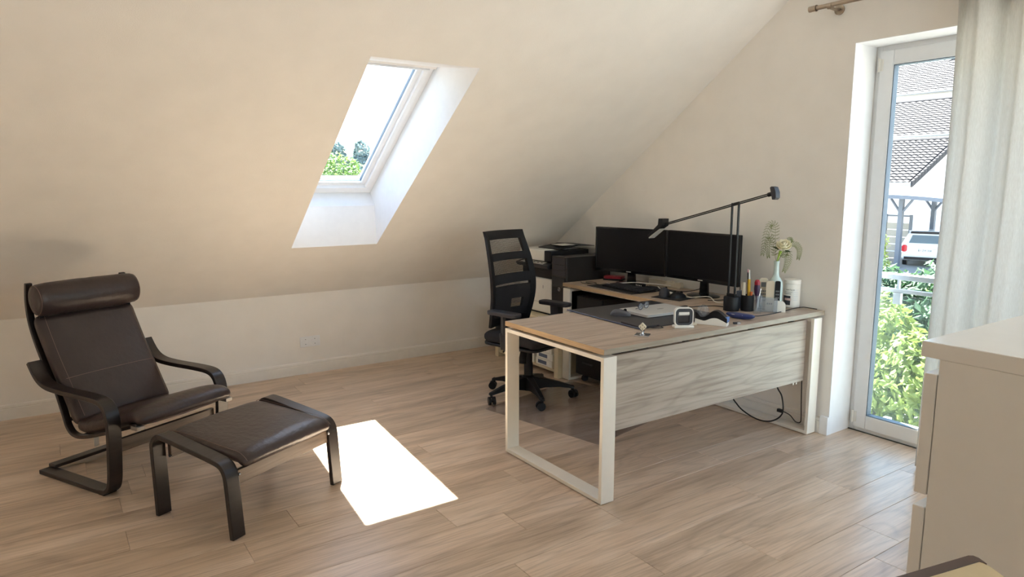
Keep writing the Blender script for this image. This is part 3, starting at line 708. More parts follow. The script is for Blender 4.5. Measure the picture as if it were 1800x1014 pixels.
shell = catmull([(-0.690,0.985),(-0.705,0.88),(-0.690,0.76),(-0.625,0.61),(-0.530,0.46),(-0.475,0.33),(-0.445,0.255),(-0.395,0.222),(-0.30,0.228),(-0.10,0.285),(0.05,0.335),(0.135,0.362)], 6)
for s0, s1 in ((0.072, 0.105), (W_-0.105, W_-0.072)):
    bm = ribbon(B(), shell, 0.018, s0, s1); obj('seat_frame', bm, BLKWOOD, ac, bevel=0.003)
for i in (4, 14, 24, 33, 46, 60):
    p = shell[i]; bm = B(); tube(bm, [(p.x-0.003, 0.1, p.y), (p.x-0.003, W_-0.1, p.y)], 0.011, 8); obj('frame_crossbar', bm, BLKWOOD, ac)
def smooth2(pts, k=6): return [(p.x, p.y) for p in catmull(pts, k)]
backp = smooth2([(-0.655,0.815),(-0.640,0.77),(-0.555,0.605),(-0.470,0.465),(-0.400,0.345),(-0.358,0.275)], 6)
bm = pad(B(), backp, 0.085, 0.078, W_-0.078, m=9, puff=0.25); bc = obj('back_cushion', bm, LEATHER, ac, smooth=True)
seatp = smooth2([(-0.375,0.285),(-0.30,0.275),(-0.15,0.318),(0.00,0.368),(0.09,0.392),(0.142,0.384),(0.158,0.362)], 6)
bm = pad(B(), seatp, 0.078, 0.078, W_-0.078, m=9, puff=0.3); obj('seat_cushion', bm, LEATHER, ac, smooth=True)
# seams: across the back and down both edges
def seam_line(bm, path, th, y, off=0.0):
    pts = []
    for i, p in enumerate(path):
        a = Vector(path[max(i-1,0)]); b = Vector(path[min(i+1,len(path)-1)]); d = (b-a).normalized(); nr = Vector((-d.y, d.x))
        if nr.x < 0 and nr.y < 0: nr = -nr
        q = Vector(p) + nr*(th/2+off)
        pts.append((q.x, y, q.y))
    tube(bm, pts, 0.0011, 5); return bm
for y in (0.108, W_-0.108): obj('edge_seam', seam_line(B(), backp[2:-3], 0.092, y, 0.001), LEATHER_T, bc)
i = 17; a = Vector(backp[i-1]); b = Vector(backp[i+1]); d = (b-a).normalized(); nr = Vector((-d.y, d.x))
bm = B(); pts = []
for k in range(21):
    y = 0.10 + (W_-0.20)*k/20; w = abs((y-W_/2)/(W_/2-0.078)); q = Vector(backp[i]) + nr*(0.0425*(1+0.25*(1-w*w))*(1-0.25*w**6)); pts.append((q.x, y, q.y))
tube(bm, pts, 0.0016, 5); obj('cross_seam', bm, LEATHER_T, bc)
# headrest bolster
hx, hz = -0.615, 0.902
bm = B(); rings = []; nn = 28
ys = [0.060,0.063,0.072,0.09,0.13,0.22,0.30,0.34,0.38,0.46,0.55,0.59,0.608,0.617,0.620]
rs = [0.0,0.045,0.072,0.082,0.086,0.087,0.087,0.087,0.087,0.087,0.086,0.082,0.072,0.045,0.0]
for y, rr_ in zip(ys, rs):
    if rr_ == 0: rings.append([bm.verts.new((hx, y, hz))]); continue
    ring_ = []
    for k in range(nn):
        a = 2*PI*k/nn; w = 1+0.018*math.sin(3*a+y*40)*math.sin(y*57)
        lx = 0.80*rr_*math.cos(a)*w; lz = 1.0*rr_*math.sin(a)*w
        ring_.append(bm.verts.new((hx+lx*0.98-lz*0.10, y, hz+lz+lx*0.06)))
    rings.append(ring_)
for a, b in zip(rings, rings[1:]):
    for k in range(nn):
        k2 = (k+1)%nn
        if len(a) == 1: bm.faces.new((a[0], b[k], b[k2]))
        elif len(b) == 1: bm.faces.new((a[k], a[k2], b[0]))
        else: bm.faces.new((a[k], a[k2], b[k2], b[k]))
hd = obj('headrest', bm, LEATHER, ac, smooth=True)
for y, rr_ in ((0.076, 0.0755), (0.604, 0.0755)):
    bm = B(); pts = [(hx+0.80*rr_*math.cos(a)*0.98-rr_*math.sin(a)*0.10, y, hz+rr_*math.sin(a)+0.05*rr_*math.cos(a)) for a in [2*PI*k/32 for k in range(32)]]
    tube(bm, pts, 0.0018, 5, closed=True); obj('piping', bm, LEATHER_T, hd)
for y in (0.115, 0.565):
    bm = B(); prism(bm, [(-0.640,0.845),(-0.625,0.845),(-0.625,0.775),(-0.640,0.775)], lambda x,z: (x,y-0.02,z), lambda x,z: (x,y+0.02,z)); obj('headrest_strap', bm, BLKFAB, ac)
for y in (0.088, W_-0.088):
    bm = B(); box(bm, 0.10, 0.150, y-0.02, y+0.02, 0.338, 0.356); obj('frame_clip', bm, simple('grey_metal_clip', lin(150,146,140), 0.4, metal=0.5), ac, bevel=0.002)
bm = B(); box(bm, -0.402, -0.400, 0.18, 0.205, 0.125, 0.20); obj('care_tag', bm, PAPER, ac)
props(ac.children[-1], 'white care tag hanging under the seat')

fs = root('footstool', (2.418, -3.245, 0), 'dark brown leather footstool with four black bentwood legs in front of the armchair', 'footstool', rz=math.atan2(0.475, 0.88))
st_pts = catmull([(-0.489,0.0),(-0.492,0.15),(-0.497,0.30),(-0.492,0.345),(-0.465,0.374),(-0.42,0.379),(-0.26,0.356),(-0.12,0.334),(-0.060,0.318),(-0.034,0.285),(-0.026,0.235),(-0.018,0.12),(-0.009,0.0)], 5)
for s0, s1 in ((0.0, 0.066), (W_-0.066, W_)):
    obj('leg_frame', ribbon(B(), st_pts, 0.023, s0, s1), BLKWOOD, fs, bevel=0.003)
for x in (-0.045, -0.475):
    bm = B(); box(bm, x, x+0.02, 0.0665, W_-0.0665, 0.222 if x > -0.2 else 0.262, 0.287 if x > -0.2 else 0.327); obj('rail', bm, RAILWOOD, fs, bevel=0.003)
cp_ = smooth2([(-0.474,0.350),(-0.44,0.360),(-0.28,0.352),(-0.12,0.340),(-0.05,0.335),(-0.016,0.322),(0.004,0.302)], 6)
bm = pad(B(), cp_, 0.055, 0.074, W_-0.074, m=9, puff=0.25); fc = obj('cushion', bm, LEATHER, fs, smooth=True)
for y in (0.086, W_-0.086): obj('edge_seam', seam_line(B(), cp_[2:-3], 0.052, y, 0.0), LEATHER_T, fc)
bm = B(); 
for y in (0.16, W_-0.16): tube(bm, [(-0.46,y,0.31),(-0.03,y,0.27)], 0.011, 8)
obj('underframe', bm, BLKWOOD, fs)
for x in (-0.47,-0.03):
    for y in (0.0675, W_-0.0675):
        bm = B(); tube(bm, [(x+0.01,y-0.004,0.27),(x+0.01,y+0.004,0.27)], 0.007, 10); obj('bolt', bm, CHROME, fs)

# =================================================================== MAIN DESK
DXL, DXR, DY0, DY1 = 2.241, 3.047, -1.746, -0.008
dk = root('desk', (DXL, DY0, 0), 'large oak topped desk with white loop frames, its end touching the gable wall', 'desk')
w, l = DXR-DXL, DY1-DY0
bm = B(); box(bm, 0.0012, w-0.0012, 0.0012, l, 0.7245, 0.75); obj('desktop', bm, OAK, dk, bevel=0.0008, seg=1)
bm = B(); box(bm, 0, w, 0, 0.0012, 0.7243, 0.7498); obj('edge_band', bm, OAKEDGE, dk)
bm = B(); box(bm, w-0.0012, w, 0.0012, l, 0.7243, 0.7498); box(bm, 0, 0.0012, 0.0012, l, 0.7243, 0.7498); obj('edge_band', bm, OAKY, dk)
def loop_frame(parent, x0, x1, y0, y1, z1, t=0.02, axis='X'):
    bm = B()
    if axis == 'X':
        prism(bm, [(x0,0.004),(x0,z1),(x1,z1),(x1,0.004)], lambda x,z: (x,y0,z), lambda x,z: (x,y1,z))
        bm.free(); bm = B(); R = rrect(x0, x1, 0.004, z1, 0.003, 2); Q = rrect(x0+t, x1-t, 0.004+t, z1-t, 0.003, 2)
        f = lambda p, y: (p[0], y, p[1])
    else:
        R = rrect(y0, y1, 0.004, z1, 0.003, 2); Q = rrect(y0+t, y1-t, 0.004+t, z1-t, 0.003, 2)
        f = lambda p, x: (x, p[0], p[1]); y0, y1 = x0, x1
    rings = [[bm.verts.new(f(p, yy)) for p in pts] for pts, yy in ((R,y0),(R,y1),(Q,y1),(Q,y0))]
    n = len(R)
    for i in range(4):
        a, b = rings[i], rings[(i+1)%4]
        for k in range(n): bm.faces.new((a[k], a[(k+1)%n], b[(k+1)%n], b[k]))
    return obj('leg_frame', bm, FRAMEW, parent, bevel=0.0015)
def glides(parent, pts):
    for x, y in pts:
        bm = B(); lathe(bm, [(0.014,0.0),(0.014,0.004)], (x, y, 0), 12); obj('foot_glide', bm, BLKPLASTIC, parent)
loop_frame(dk, 0, w, 0, 0.08, 0.711); loop_frame(dk, 0, w, l-0.10, l-0.02, 0.711)
glides(dk, [(0.03,0.04),(w-0.03,0.04),(0.03,l-0.06),(w-0.03,l-0.06)])
for x in (0.14, w-0.15):
    bm = B(); box(bm, x-0.02, x+0.02, 0.08, l-0.10, 0.685, 0.711); obj('crossbeam', bm, FRAMEW, dk)
for y in (0.04, l-0.06):
    for x in (0.12, w/2, w-0.12):
        bm = B(); lathe(bm, [(0.012,0.711),(0.012,0.7245)], (x, y, 0), 10); obj('spacer', bm, BLKPLASTIC, dk)
bm = B(); box(bm, w-0.062, w-0.044, 0.084, l-0.104, 0.330, 0.700); mp_ = obj('modesty_panel', bm, OAKP, dk, bevel=0.0008, seg=1)
for y in (0.30, 0.62, 1.15, 1.52):
    bm = B(); box(bm, w-0.085, w-0.062, y-0.012, y+0.012, 0.62, 0.711); obj('panel_bracket', bm, BLKPLASTIC, mp_)
for y in (1.55, 1.58):
    bm = B(); box(bm, w-0.060, w-0.055, y, y+0.008, 0.312, 0.330); obj('cable_clip', bm, PAPER, mp_)

# =================================================================== SECOND DESK
d2 = root('return_desk', (1.258, -0.565, 0), 'smaller oak topped side desk against the gable wall carrying the monitors', 'desk')
w2, l2 = DXL-1.258-0.003, 0.557
bm = B(); box(bm, 0, w2, 0.0012, l2, 0.7245, 0.75); obj('desktop', bm, OAK, d2, bevel=0.0008, seg=1)
bm = B(); box(bm, 0, w2, 0, 0.0012, 0.7243, 0.7498); obj('edge_band', bm, OAKEDGE, d2)
loop_frame(d2, 0.0, 0.08, 0.004, l2-0.04, 0.711, axis='Y')
bm = B(); box(bm, 0.08, w2-0.01, 0.12, 0.16, 0.69, 0.711); box(bm, 0.08, w2-0.01, 0.42, 0.46, 0.69, 0.711); obj('crossbeam', bm, FRAMEW, d2)
glides(d2, [(0.04,0.03),(0.04,0.49)])
bm = B(); lathe(bm, [(0.012,0.711),(0.012,0.7245)], (0.04, 0.06, 0), 10); lathe(bm, [(0.012,0.711),(0.012,0.7245)], (0.04, 0.45, 0), 10); obj('spacer', bm, BLKPLASTIC, d2)
bm = B(); box(bm, w2-0.05, w2-0.03, 0.42, 0.46, 0.0, 0.69); obj('leg', bm, FRAMEW, d2)

pe = root('drawer_pedestal', (1.37, -0.52, 0), 'black drawer pedestal under the side desk', 'drawer unit')
bm = B(); box(bm, 0, 0.29, 0.02, 0.48, 0.06, 0.665); obj('body', bm, BLKPLASTIC, pe, bevel=0.003)
for k in range(3):
    bm = B(); box(bm, 0.003, 0.287, 0.0, 0.019, 0.066+k*0.20, 0.262+k*0.20); dr = obj('drawer', bm, BLKPLASTIC, pe, bevel=0.002)
    bm = B(); box(bm, 0.09, 0.20, -0.012, 0.0, 0.16+k*0.20, 0.168+k*0.20); obj('handle', bm, DKPLASTIC, dr)
for x in (0.04, 0.25):
    for y in (0.06, 0.44):
        bm = B(); tube(bm, [(x-0.012,y,0.025),(x+0.012,y,0.025)], 0.025, 12); box(bm, x-0.006, x+0.006, y-0.006, y+0.006, 0.03, 0.06); obj('caster', bm, DKPLASTIC, pe)

# =================================================================== LOW CABINET WITH PRINTER AND COMPUTER
lc = root('low_cabinet', (0.36, -0.60, 0), 'low open cream cabinet in the corner under the printer and the computer tower', 'cabinet')
CRB = simple('cream_cabinet_board', lin(222,208,178), 0.5, noise=0.02)
wc = 0.893
bm = B(); box(bm, 0, wc, 0, 0.58, 0.425, 0.45); obj('cabinet_top', bm, CRB, lc, bevel=0.002)
for x in (0, wc-0.05): bm = B(); box(bm, x, x+0.05, 0.0, 0.58, 0.0, 0.425); obj('side_panel', bm, CRB, lc, bevel=0.002)
bm = B(); box(bm, 0.05, wc-0.05, 0.56, 0.58, 0.05, 0.425); obj('back_panel', bm, CRB, lc)
bm = B(); box(bm, 0.05, wc-0.05, 0.01, 0.56, 0.04, 0.06); obj('shelf', bm, CRB, lc)
for k, (x, z, dz, ww) in enumerate(((0.945, 0.06, 0.055, 0.21), (0.955, 0.1155, 0.055, 0.21), (0.94, 0.171, 0.055, 0.21), (0.70, 0.06, 0.055, 0.21), (0.705, 0.1155, 0.055, 0.21))):
    lb = ('bottom ream in the taller stack of white paper packs inside the low cabinet', 'middle ream in the taller stack of paper packs inside the low cabinet', 'top ream in the taller stack of paper packs inside the low cabinet', 'bottom ream in the shorter stack of paper packs inside the low cabinet', 'upper ream in the shorter stack of paper packs inside the low cabinet')[k]
    pr = root('paper_ream', (x, -0.585, z), lb, 'paper', group='paper reams in the low cabinet')
    bm = B(); box(bm, 0, ww, 0, 0.297, 0, dz); obj('wrapper', bm, PAPER, pr, bevel=0.003)
    bm = B(); box(bm, 0.03, 0.14, -0.001, 0.0, 0.012, 0.040); obj('printed_band', bm, simple('blue_grey_print', lin(90,100,124), 0.6), pr)

pc = root('computer_tower', (1.068, -0.525, 0.45), 'black computer tower standing between the printer and the left monitor', 'computer')
bm = B(); box(bm, 0, 0.180, 0.012, 0.45, 0.008, 0.487); obj('case', bm, PCMAT, pc, bevel=0.003)
bm = B(); box(bm, 0, 0.180, 0.0, 0.0115, 0.006, 0.489); fp = obj('front_panel', bm, PCMAT, pc, bevel=0.003)
for z0, z1 in ((0.43,0.478),(0.385,0.425),(0.34,0.38)):
    bm = B(); box(bm, 0.012, 0.168, -0.003, 0.0, z0, z1); obj('drive_cover', bm, DKPLASTIC, fp, bevel=0.001)
bm = B(); box(bm, 0.012, 0.168, -0.004, 0.0, 0.265, 0.328); obj('port_bay', bm, BLKGLOSS, fp)
bm = B(); box(bm, 0.012, 0.168, -0.004, 0.0, 0.03, 0.25); obj('intake_grille', bm, BLKPLASTIC, fp)
bm = B(); tube(bm, [(0.10+0.013*math.cos(a),-0.005,0.235+0.013*math.sin(a)) for a in [2*PI*k/20 for k in range(20)]], 0.0022, 6, closed=True); tube(bm, [(0.10,-0.005,0.228),(0.10,-0.005,0.243)], 0.0018, 5); obj('power_button', bm, CHROME, fp)
for x in (0.02,0.16):
    for y in (0.05,0.40):
        bm = B(); lathe(bm, [(0.012,0),(0.012,0.008)], (x,y,0), 10); obj('foot', bm, BLKPLASTIC, pc)

pt = root('printer', (0.60, -0.50, 0.45), 'white and black multifunction printer on the low cabinet behind the office chair', 'printer')
bm = B(); box(bm, 0, 0.43, 0.0, 0.40, 0.012, 0.292); obj('body', bm, WHITEP, pt, bevel=0.012, seg=3)
bm = B(); box(bm, 0.015, 0.415, 0.012, 0.39, 0.0, 0.012); obj('foot', bm, BLKPLASTIC, pt)
bm = B(); box(bm, 0.012, 0.418, 0.02, 0.39, 0.292, 0.375); obj('output_bay', bm, BLKPLASTIC, pt)
bm = B(); box(bm, 0.02, 0.41, -0.001, 0.0, 0.094, 0.0955); obj('tray_gap', bm, INK, pt)
bm = B(); box(bm, 0.32, 0.323, -0.0015, 0.0, 0.21, 0.235); obj('status_slot', bm, INK, pt)
bm = B(); prism(bm, [(-0.045,0.395),(-0.045,0.405),(0.03,0.425),(0.03,0.375),(-0.03,0.375)], lambda y,z: (0,y,z), lambda y,z: (0.43,y,z)); cp2 = obj('control_panel', bm, DKPLASTIC, pt, bevel=0.003)
bm = B(); 
def onp(x,y): return (x, y, 0.405+(y+0.045)/0.075*0.02+0.002)
a = [bm.verts.new(onp(x,y)) for x,y in ((0.05,-0.036),(0.36,-0.036),(0.36,0.015),(0.05,0.015))]; bm.faces.new(a); obj('silver_strip', bm, SILVER, cp2)
for k in range(6):
    bm = B(); q = onp(0.19+k*0.026, -0.012); lathe(bm, [(0.008,0),(0.008,0.003)], q, 10); obj('button', bm, BLKPLASTIC if k%2 else WHITEP, cp2)
bm = B(); box(bm, 0.0, 0.43, 0.02, 0.39, 0.375, 0.428); obj('scanner_base', bm, DKPLASTIC, pt, bevel=0.003)
bm = B(); box(bm, 0.0, 0.335, -0.005, 0.39, 0.430, 0.520); obj('scanner_lid', bm, WHITEP, pt, bevel=0.01, seg=3)
bm = B(); box(bm, 0.337, 0.428, -0.003, 0.385, 0.430, 0.516); obj('feeder', bm, BLKPLASTIC, pt, bevel=0.006)
bm = B(); prism(bm, [(0.10,0.518),(0.10,0.526),(0.30,0.552),(0.47,0.541),(0.47,0.536),(0.30,0.546)], lambda y,z: (0.12,y,z), lambda y,z: (0.40,y,z)); obj('document_tray', bm, BLKPLASTIC, pt)
bm = B(); box(bm, 0.22, 0.36, 0.16, 0.30, 0.549, 0.552); obj('document', bm, PAPER, pt)
bm = B(); tube(bm, [(0.432,0.10,0.22),(0.455,0.10,0.22)], 0.012, 10); obj('side_latch', bm, BLKPLASTIC, pt)
ptc = None

# =================================================================== OFFICE CHAIR
FA = math.radians(14.5)
oc = root('office_chair', (1.49, -1.05, 0.0028), 'black mesh back office chair on castors beside the desk', 'chair', rz=FA)
for k in range(5):
    a = math.radians(-18+72*k) - FA; ca, sa = math.cos(a), math.sin(a)
    M = Matrix.Rotation(a, 4, 'Z')
    bm = B(); st = [(0.03,0.055,0.150,0.030),(0.12,0.072,0.135,0.024),(0.22,0.076,0.112,0.020),(0.30,0.066,0.086,0.018),(0.325,0.062,0.080,0.014)]
    rings = []
    for x, z0, z1, hw in st: rings.append([bm.verts.new(M @ Vector(p)) for p in ((x,-hw,z0),(x,hw,z0),(x,hw*0.8,z1),(x,-hw*0.8,z1))])
    for r0, r1 in zip(rings, rings[1:]):
        for q in range(4): bm.faces.new((r0[q], r0[(q+1)%4], r1[(q+1)%4], r1[q]))
    bm.faces.new(rings[0]); bm.faces.new(rings[-1][::-1])
    obj('base_arm', bm, BLKPLASTIC, oc, bevel=0.004)
    cx, cy = 0.31*ca, 0.31*sa
    sw = a + 0.7*k
    bm = B(); D = Vector((math.cos(sw), math.sin(sw), 0)); O_ = Vector((cx, cy, 0.028)) - Vector((-D.y, D.x, 0))*0.012
    for s in (-1, 1): tube(bm, [O_+D*s*0.008, O_+D*s*0.024], 0.028, 18)
    tube(bm, [O_-D*0.008, O_+D*0.008], 0.012, 10); tube(bm, [(cx,cy,0.045),(cx,cy,0.085)], 0.008, 8)
    F_ = Vector((-D.y, D.x, 0))
    hood = [O_ + F_*0.032*math.cos(t) + Vector((0,0,0.032*math.sin(t))) for t in [0.25+ (PI*0.8)*i/8 for i in range(9)]]
    for p0, p1 in zip(hood, hood[1:]):
        v = [bm.verts.new(p0-D*0.007), bm.verts.new(p0+D*0.007), bm.verts.new(p1+D*0.007), bm.verts.new(p1-D*0.007)]; bm.faces.new(v)
    obj('caster', bm, BLKPLASTIC, oc, smooth=True, autosmooth=40)
bm = B(); lathe(bm, [(0.0,0.05),(0.040,0.052),(0.044,0.15),(0.034,0.158),(0.031,0.16),(0.031,0.245),(0.028,0.25),(0.028,0.335),(0.0,0.336)], (0,0,0), 24); obj('gas_column', bm, BLKPLASTIC, oc, smooth=True, autosmooth=35)
bm = B(); lathe(bm, [(0.013,0.336),(0.013,0.352)], (0,0,0), 16); obj('piston', bm, CHROME, oc, smooth=True, autosmooth=35)
bm = B(); prism(bm, [(-0.17,0.365),(-0.10,0.352),(0.10,0.350),(0.15,0.372),(0.15,0.388),(-0.17,0.388)], lambda x,z: (x,-0.075,z), lambda x,z: (x,0.075,z)); obj('mechanism', bm, BLKPLASTIC, oc, bevel=0.005)
bm = B(); tube(bm, [(0.05,-0.075,0.365),(0.07,-0.13,0.335)], 0.009, 8); tube(bm, [(0.063,-0.125,0.362),(0.074,-0.155,0.285)], [0.024,0.027], 16); obj('tension_knob', bm, BLKPLASTIC, oc, smooth=True, autosmooth=40)
bm = B(); tube(bm, [(-0.05,-0.07,0.37),(-0.06,-0.17,0.372),(-0.03,-0.23,0.360)], 0.006, 8); obj('lever', bm, BLKPLASTIC, oc)
# seat
bm = B(); prism(bm, rrect(-0.24,0.24,-0.235,0.235,0.07,6), lambda x,y: (x,y,0.388), lambda x,y: (x,y,0.408)); obj('seat_shell', bm, BLKPLASTIC, oc, bevel=0.006)
sp = smooth2([(-0.225,0.447),(-0.15,0.443),(0.05,0.450),(0.18,0.448),(0.245,0.430)], 5)
bm = pad(B(), sp, 0.085, -0.235, 0.235, m=8, puff=0.12); obj('seat', bm, BLKFAB, oc, smooth=True)
# backrest
bpth = [(-0.215,0.50),(-0.190,0.60),(-0.168,0.72),(-0.172,0.84),(-0.200,0.96),(-0.240,1.08),(-0.272,1.165)]
def bx_(z):
    for (xa,za),(xb,zb) in zip(bpth, bpth[1:]):
        if z <= zb: break
    i = max(1, min(len(bpth)-2, [k for k,(a_,b_) in enumerate(zip(bpth,bpth[1:])) if z <= b_[1]][0] if z <= bpth[-1][1] else len(bpth)-2))
    t = (z-za)/(zb-za); return xa+(xb-xa)*t
zs_ = [0.50+i*(0.665/40) for i in range(41)]
bxs = [bx_(z) for z in zs_]
for _ in range(6): bxs = [bxs[0]]+[(bxs[i-1]+bxs[i]*2+bxs[i+1])/4 for i in range(1,40)]+[bxs[-1]]
def bxf(z):
    t = (z-0.50)/0.665*40; i = max(0, min(39, int(t))); return bxs[i]+(bxs[i+1]-bxs[i])*(t-i)
def hw_(z): return 0.203 + 0.030*math.sin(max(0,min(1,(z-0.50)/0.62))*PI)**1.0 - 0.008*(z-0.5)
def patch(bm, z0, z1, f0, f1, th, nz=None, ny=None, off=0.0):
    nz = nz or max(2, int((z1-z0)/0.02)+1); ny = ny or max(1, int(abs(f1-f0)*8)+1)
    F = []; K = []
    for i in range(nz+1):
        z = z0+(z1-z0)*i/nz; fr = []; bk = []
        for j in range(ny+1):
            f = f0+(f1-f0)*j/ny; y = f*hw_(z); x = bxf(z)+0.035*f*f+off
            fr.append(bm.verts.new((x+th/2, y, z))); bk.append(bm.verts.new((x-th/2, y, z)))
        F.append(fr); K.append(bk)
    for i in range(nz):
        for j in range(ny):
            bm.faces.new((F[i][j],F[i][j+1],F[i+1][j+1],F[i+1][j])); bm.faces.new((K[i][j],K[i+1][j],K[i+1][j+1],K[i][j+1]))
        bm.faces.new((F[i][0],F[i+1][0],K[i+1][0],K[i][0])); bm.faces.new((F[i][ny],K[i][ny],K[i+1][ny],F[i+1][ny]))
    for j in range(ny):
        bm.faces.new((F[0][j],K[0][j],K[0][j+1],F[0][j+1])); bm.faces.new((F[nz][j],F[nz][j+1],K[nz][j+1],K[nz][j]))
    return bm
bm = B(); patch(bm, 0.50, 1.165, -1.0, -0.82, 0.024, ny=2); patch(bm, 0.50, 1.165, 0.80, 1.0, 0.024, ny=2); patch(bm, 1.105, 1.165, -0.82, 0.80, 0.024)
patch(bm, 0.50, 0.56, -0.82, 0.80, 0.024); br = obj('backrest', bm, BLKPLASTIC, oc)
for z0, z1 in ((0.960,1.012),(0.800,0.868)):
    obj('cross_band', patch(B(), z0, z1, -0.82, 0.80, 0.012, off=0.006), BLKFAB, br)
bm = B(); patch(bm, 0.56, 0.618, -0.82, 0.80, 0.020); patch(bm, 0.684, 0.782, -0.82, 0.80, 0.020); patch(bm, 0.618, 0.684, -0.82, 0.05, 0.020); patch(bm, 0.618, 0.684, 0.56, 0.80, 0.020)
obj('lumbar_panel', bm, BLKFAB, br)
# fine mesh: real crossing wires, joined
bm = B(); cnt = 0
def wire(bm, pts, r=0.00065): tube(bm, pts, r, 3, cap=False)
for z0, z1 in ((1.012,1.105),(0.868,0.960),(0.782,0.800),(0.618,0.684)):
    fa, fb = (-0.82, 0.80) if z0 != 0.618 else (0.05, 0.56)
    n = max(3, int((z1-z0)/0.0062))
    for i in range(1, n):
        z = z0+(z1-z0)*i/n; wire(bm, [(bxf(z)+0.035*f*f, f*hw_(z), z) for f in [fa+(fb-fa)*k/8 for k in range(9)]], 0.0015)
    m_ = max(4, int((fb-fa)*26))
    for j in range(m_+1):
        f = fa+(fb-fa)*j/m_; wire(bm, [(bxf(z)+0.035*f*f, f*hw_(z), z) for z in (z0, (z0+z1)/2, z1)])
ms_ = obj('mesh_fabric', bm, BLKFAB, br); ms_['kind'] = 'stuff'
bm = B(); tube(bm, [(-0.14,0,0.375),(-0.25,0,0.385),(-0.285,0,0.44),(-0.262,0,0.56),(-0.225,0,0.66)], [0.028,0.028,0.026,0.022,0.018], 10); obj('back_support', bm, BLKPLASTIC, oc, smooth=True, autosmooth=50)
for s in (-1, 1):
    y = s*0.275
    bm = B(); pts = [(0.02, s*0.07, 0.376), (0.02, s*0.23, 0.376), (0.02, s*0.272, 0.40), (0.015, s*0.278, 0.50), (0.01, y, 0.62)]
    for p0, p1 in zip(pts, pts[1:]):
        d = (Vector(p1)-Vector(p0)); M = Matrix.Translation((Vector(p0)+Vector(p1))/2) @ d.to_track_quat('Z', 'X').to_matrix().to_4x4()
        q = Matrix.Identity(4); boxc(bm, (0,0,0), (0.055,0.022,d.length+0.01) if abs(d.z) > abs(d.y) else (0.022,0.055,d.length+0.01), M)
    obj('armrest_post', bm, DKPLASTIC, oc, bevel=0.003)
    bm = B(); prism(bm, rrect(-0.115,0.150,y-0.045,y+0.045,0.035,5), lambda x,yy: (x,yy,0.622), lambda x,yy: (x,yy,0.650)); obj('armrest_pad', bm, DKPLASTIC, oc, bevel=0.008, seg=3)

# clear chair mat
mt = root('chair_mat', (2.462, -1.247, 0.0), 'thin see-through floor mat under the office chair', 'mat', rz=math.atan2(0.20, 0.91))
bm = B(); prism(bm, rrect(-0.94, 0.0, 0.0, 0.92, 0.02, 4), lambda x,y: (x,y,0.0004), lambda x,y: (x,y,0.0026)); obj('mat_sheet', bm, MATM, mt)

# =================================================================== THINGS ON THE DESKS
T = 0.75
def monitor(x0, y0, x1, y1, z0, z1, label):
    L = math.hypot(x1-x0, y1-y0); m = root('monitor', ((x0+x1)/2, (y0+y1)/2, T), label, 'monitor', rz=math.atan2(y1-y0, x1-x0), group='monitors on the side desk')
    a, b = z0-T, z1-T; h = L/2
    bm = B(); box(bm, -h, h, 0.0, 0.022, a, b); obj('housing', bm, BLKPLASTIC, m, bevel=0.004)
    bm = B(); box(bm, -h, h, -0.006, -0.0002, a, a+0.022); box(bm, -h, h, -0.006, -0.0002, b-0.012, b); box(bm, -h, -h+0.012, -0.006, -0.0002, a+0.022, b-0.012); box(bm, h-0.012, h, -0.006, -0.0002, a+0.022, b-0.012); bz = obj('bezel', bm, BLKGLOSS, m, bevel=0.001, seg=1)
    bm = B(); box(bm, -0.020, 0.020, -0.0068, -0.006, a+0.008, a+0.013); obj('maker_mark', bm, SILVER, bz)
    bm = B(); box(bm, -h+0.012, h-0.012, -0.002, -0.0004, a+0.022, b-0.012); obj('screen', bm, SCREEN, m)
    bm = B(); box(bm, -0.13, 0.13, 0.022, 0.05, a+0.05, b-0.06); obj('rear_housing', bm, BLKPLASTIC, m, bevel=0.012)
    bm = B(); prism(bm, [(-0.035,0.012),(0.035,0.012),(0.022,a+0.12),(-0.022,a+0.12)], lambda x,z: (x,0.030,z), lambda x,z: (x,0.046,z)); obj('stand_neck', bm, BLKGLOSS, m)
    bm = B(); lathe(bm, [(0.0,0.0),(0.118,0.0),(0.120,0.004),(0.10,0.010),(0.03,0.014),(0,0.014)], (0,0,0), 32)
    for v in bm.verts: v.co.y = v.co.y*0.78+0.03
    obj('stand_foot', bm, BLKGLOSS, m, smooth=True, autosmooth=40)
monitor(1.292, -0.27, 1.888, -0.13, 0.832, 1.168, 'left of the two black monitors, turned slightly towards the desk, red case at its foot')
monitor(1.975, -0.205, 2.577, -0.205, 0.848, 1.176, 'right of the two black monitors, half behind the lamp posts')

def keyboard(name, loc, rz, L, D, label, rows=5, colmat=DKPLASTIC):
    k = root(name, loc, label, 'keyboard', rz=rz)
    bm = B(); prism(bm, [(-D/2,0),(D/2,0),(D/2,0.018),(-D/2,0.009)], lambda y,z: (-L/2,y,z), lambda y,z: (L/2,y,z)); obj('keyboard_case', bm, BLKPLASTIC, k, bevel=0.002)
    bm = B(); n = int(L/0.0195)-1
    for r_ in range(rows):
        for c_ in range(n):
            if c_ in (n-5,): continue
            x = -L/2+0.014+c_*0.0195; y = -D/2+0.012+r_*(D-0.03)/rows; z = 0.009+(y+D/2)/D*0.009
            box(bm, x, x+0.016, y, y+(D-0.03)/rows-0.0035, z, z+0.005)
    kk = obj('keys', bm, colmat, k); kk['kind'] = 'stuff'; return k
pd = root('keyboard_mat', (1.73, -0.385, T), 'dark rectangular mat under the keyboard on the side desk', 'desk mat', rz=-0.04)
bm = B(); box(bm, -0.245, 0.245, -0.14, 0.14, 0.0, 0.003); obj('mat_sheet', bm, LEATHERPAD, pd, bevel=0.0008, seg=1)
keyboard('keyboard', (1.78, -0.385, T+0.003), -0.04, 0.40, 0.15, 'black computer keyboard on the dark mat before the left monitor')
bm = B()
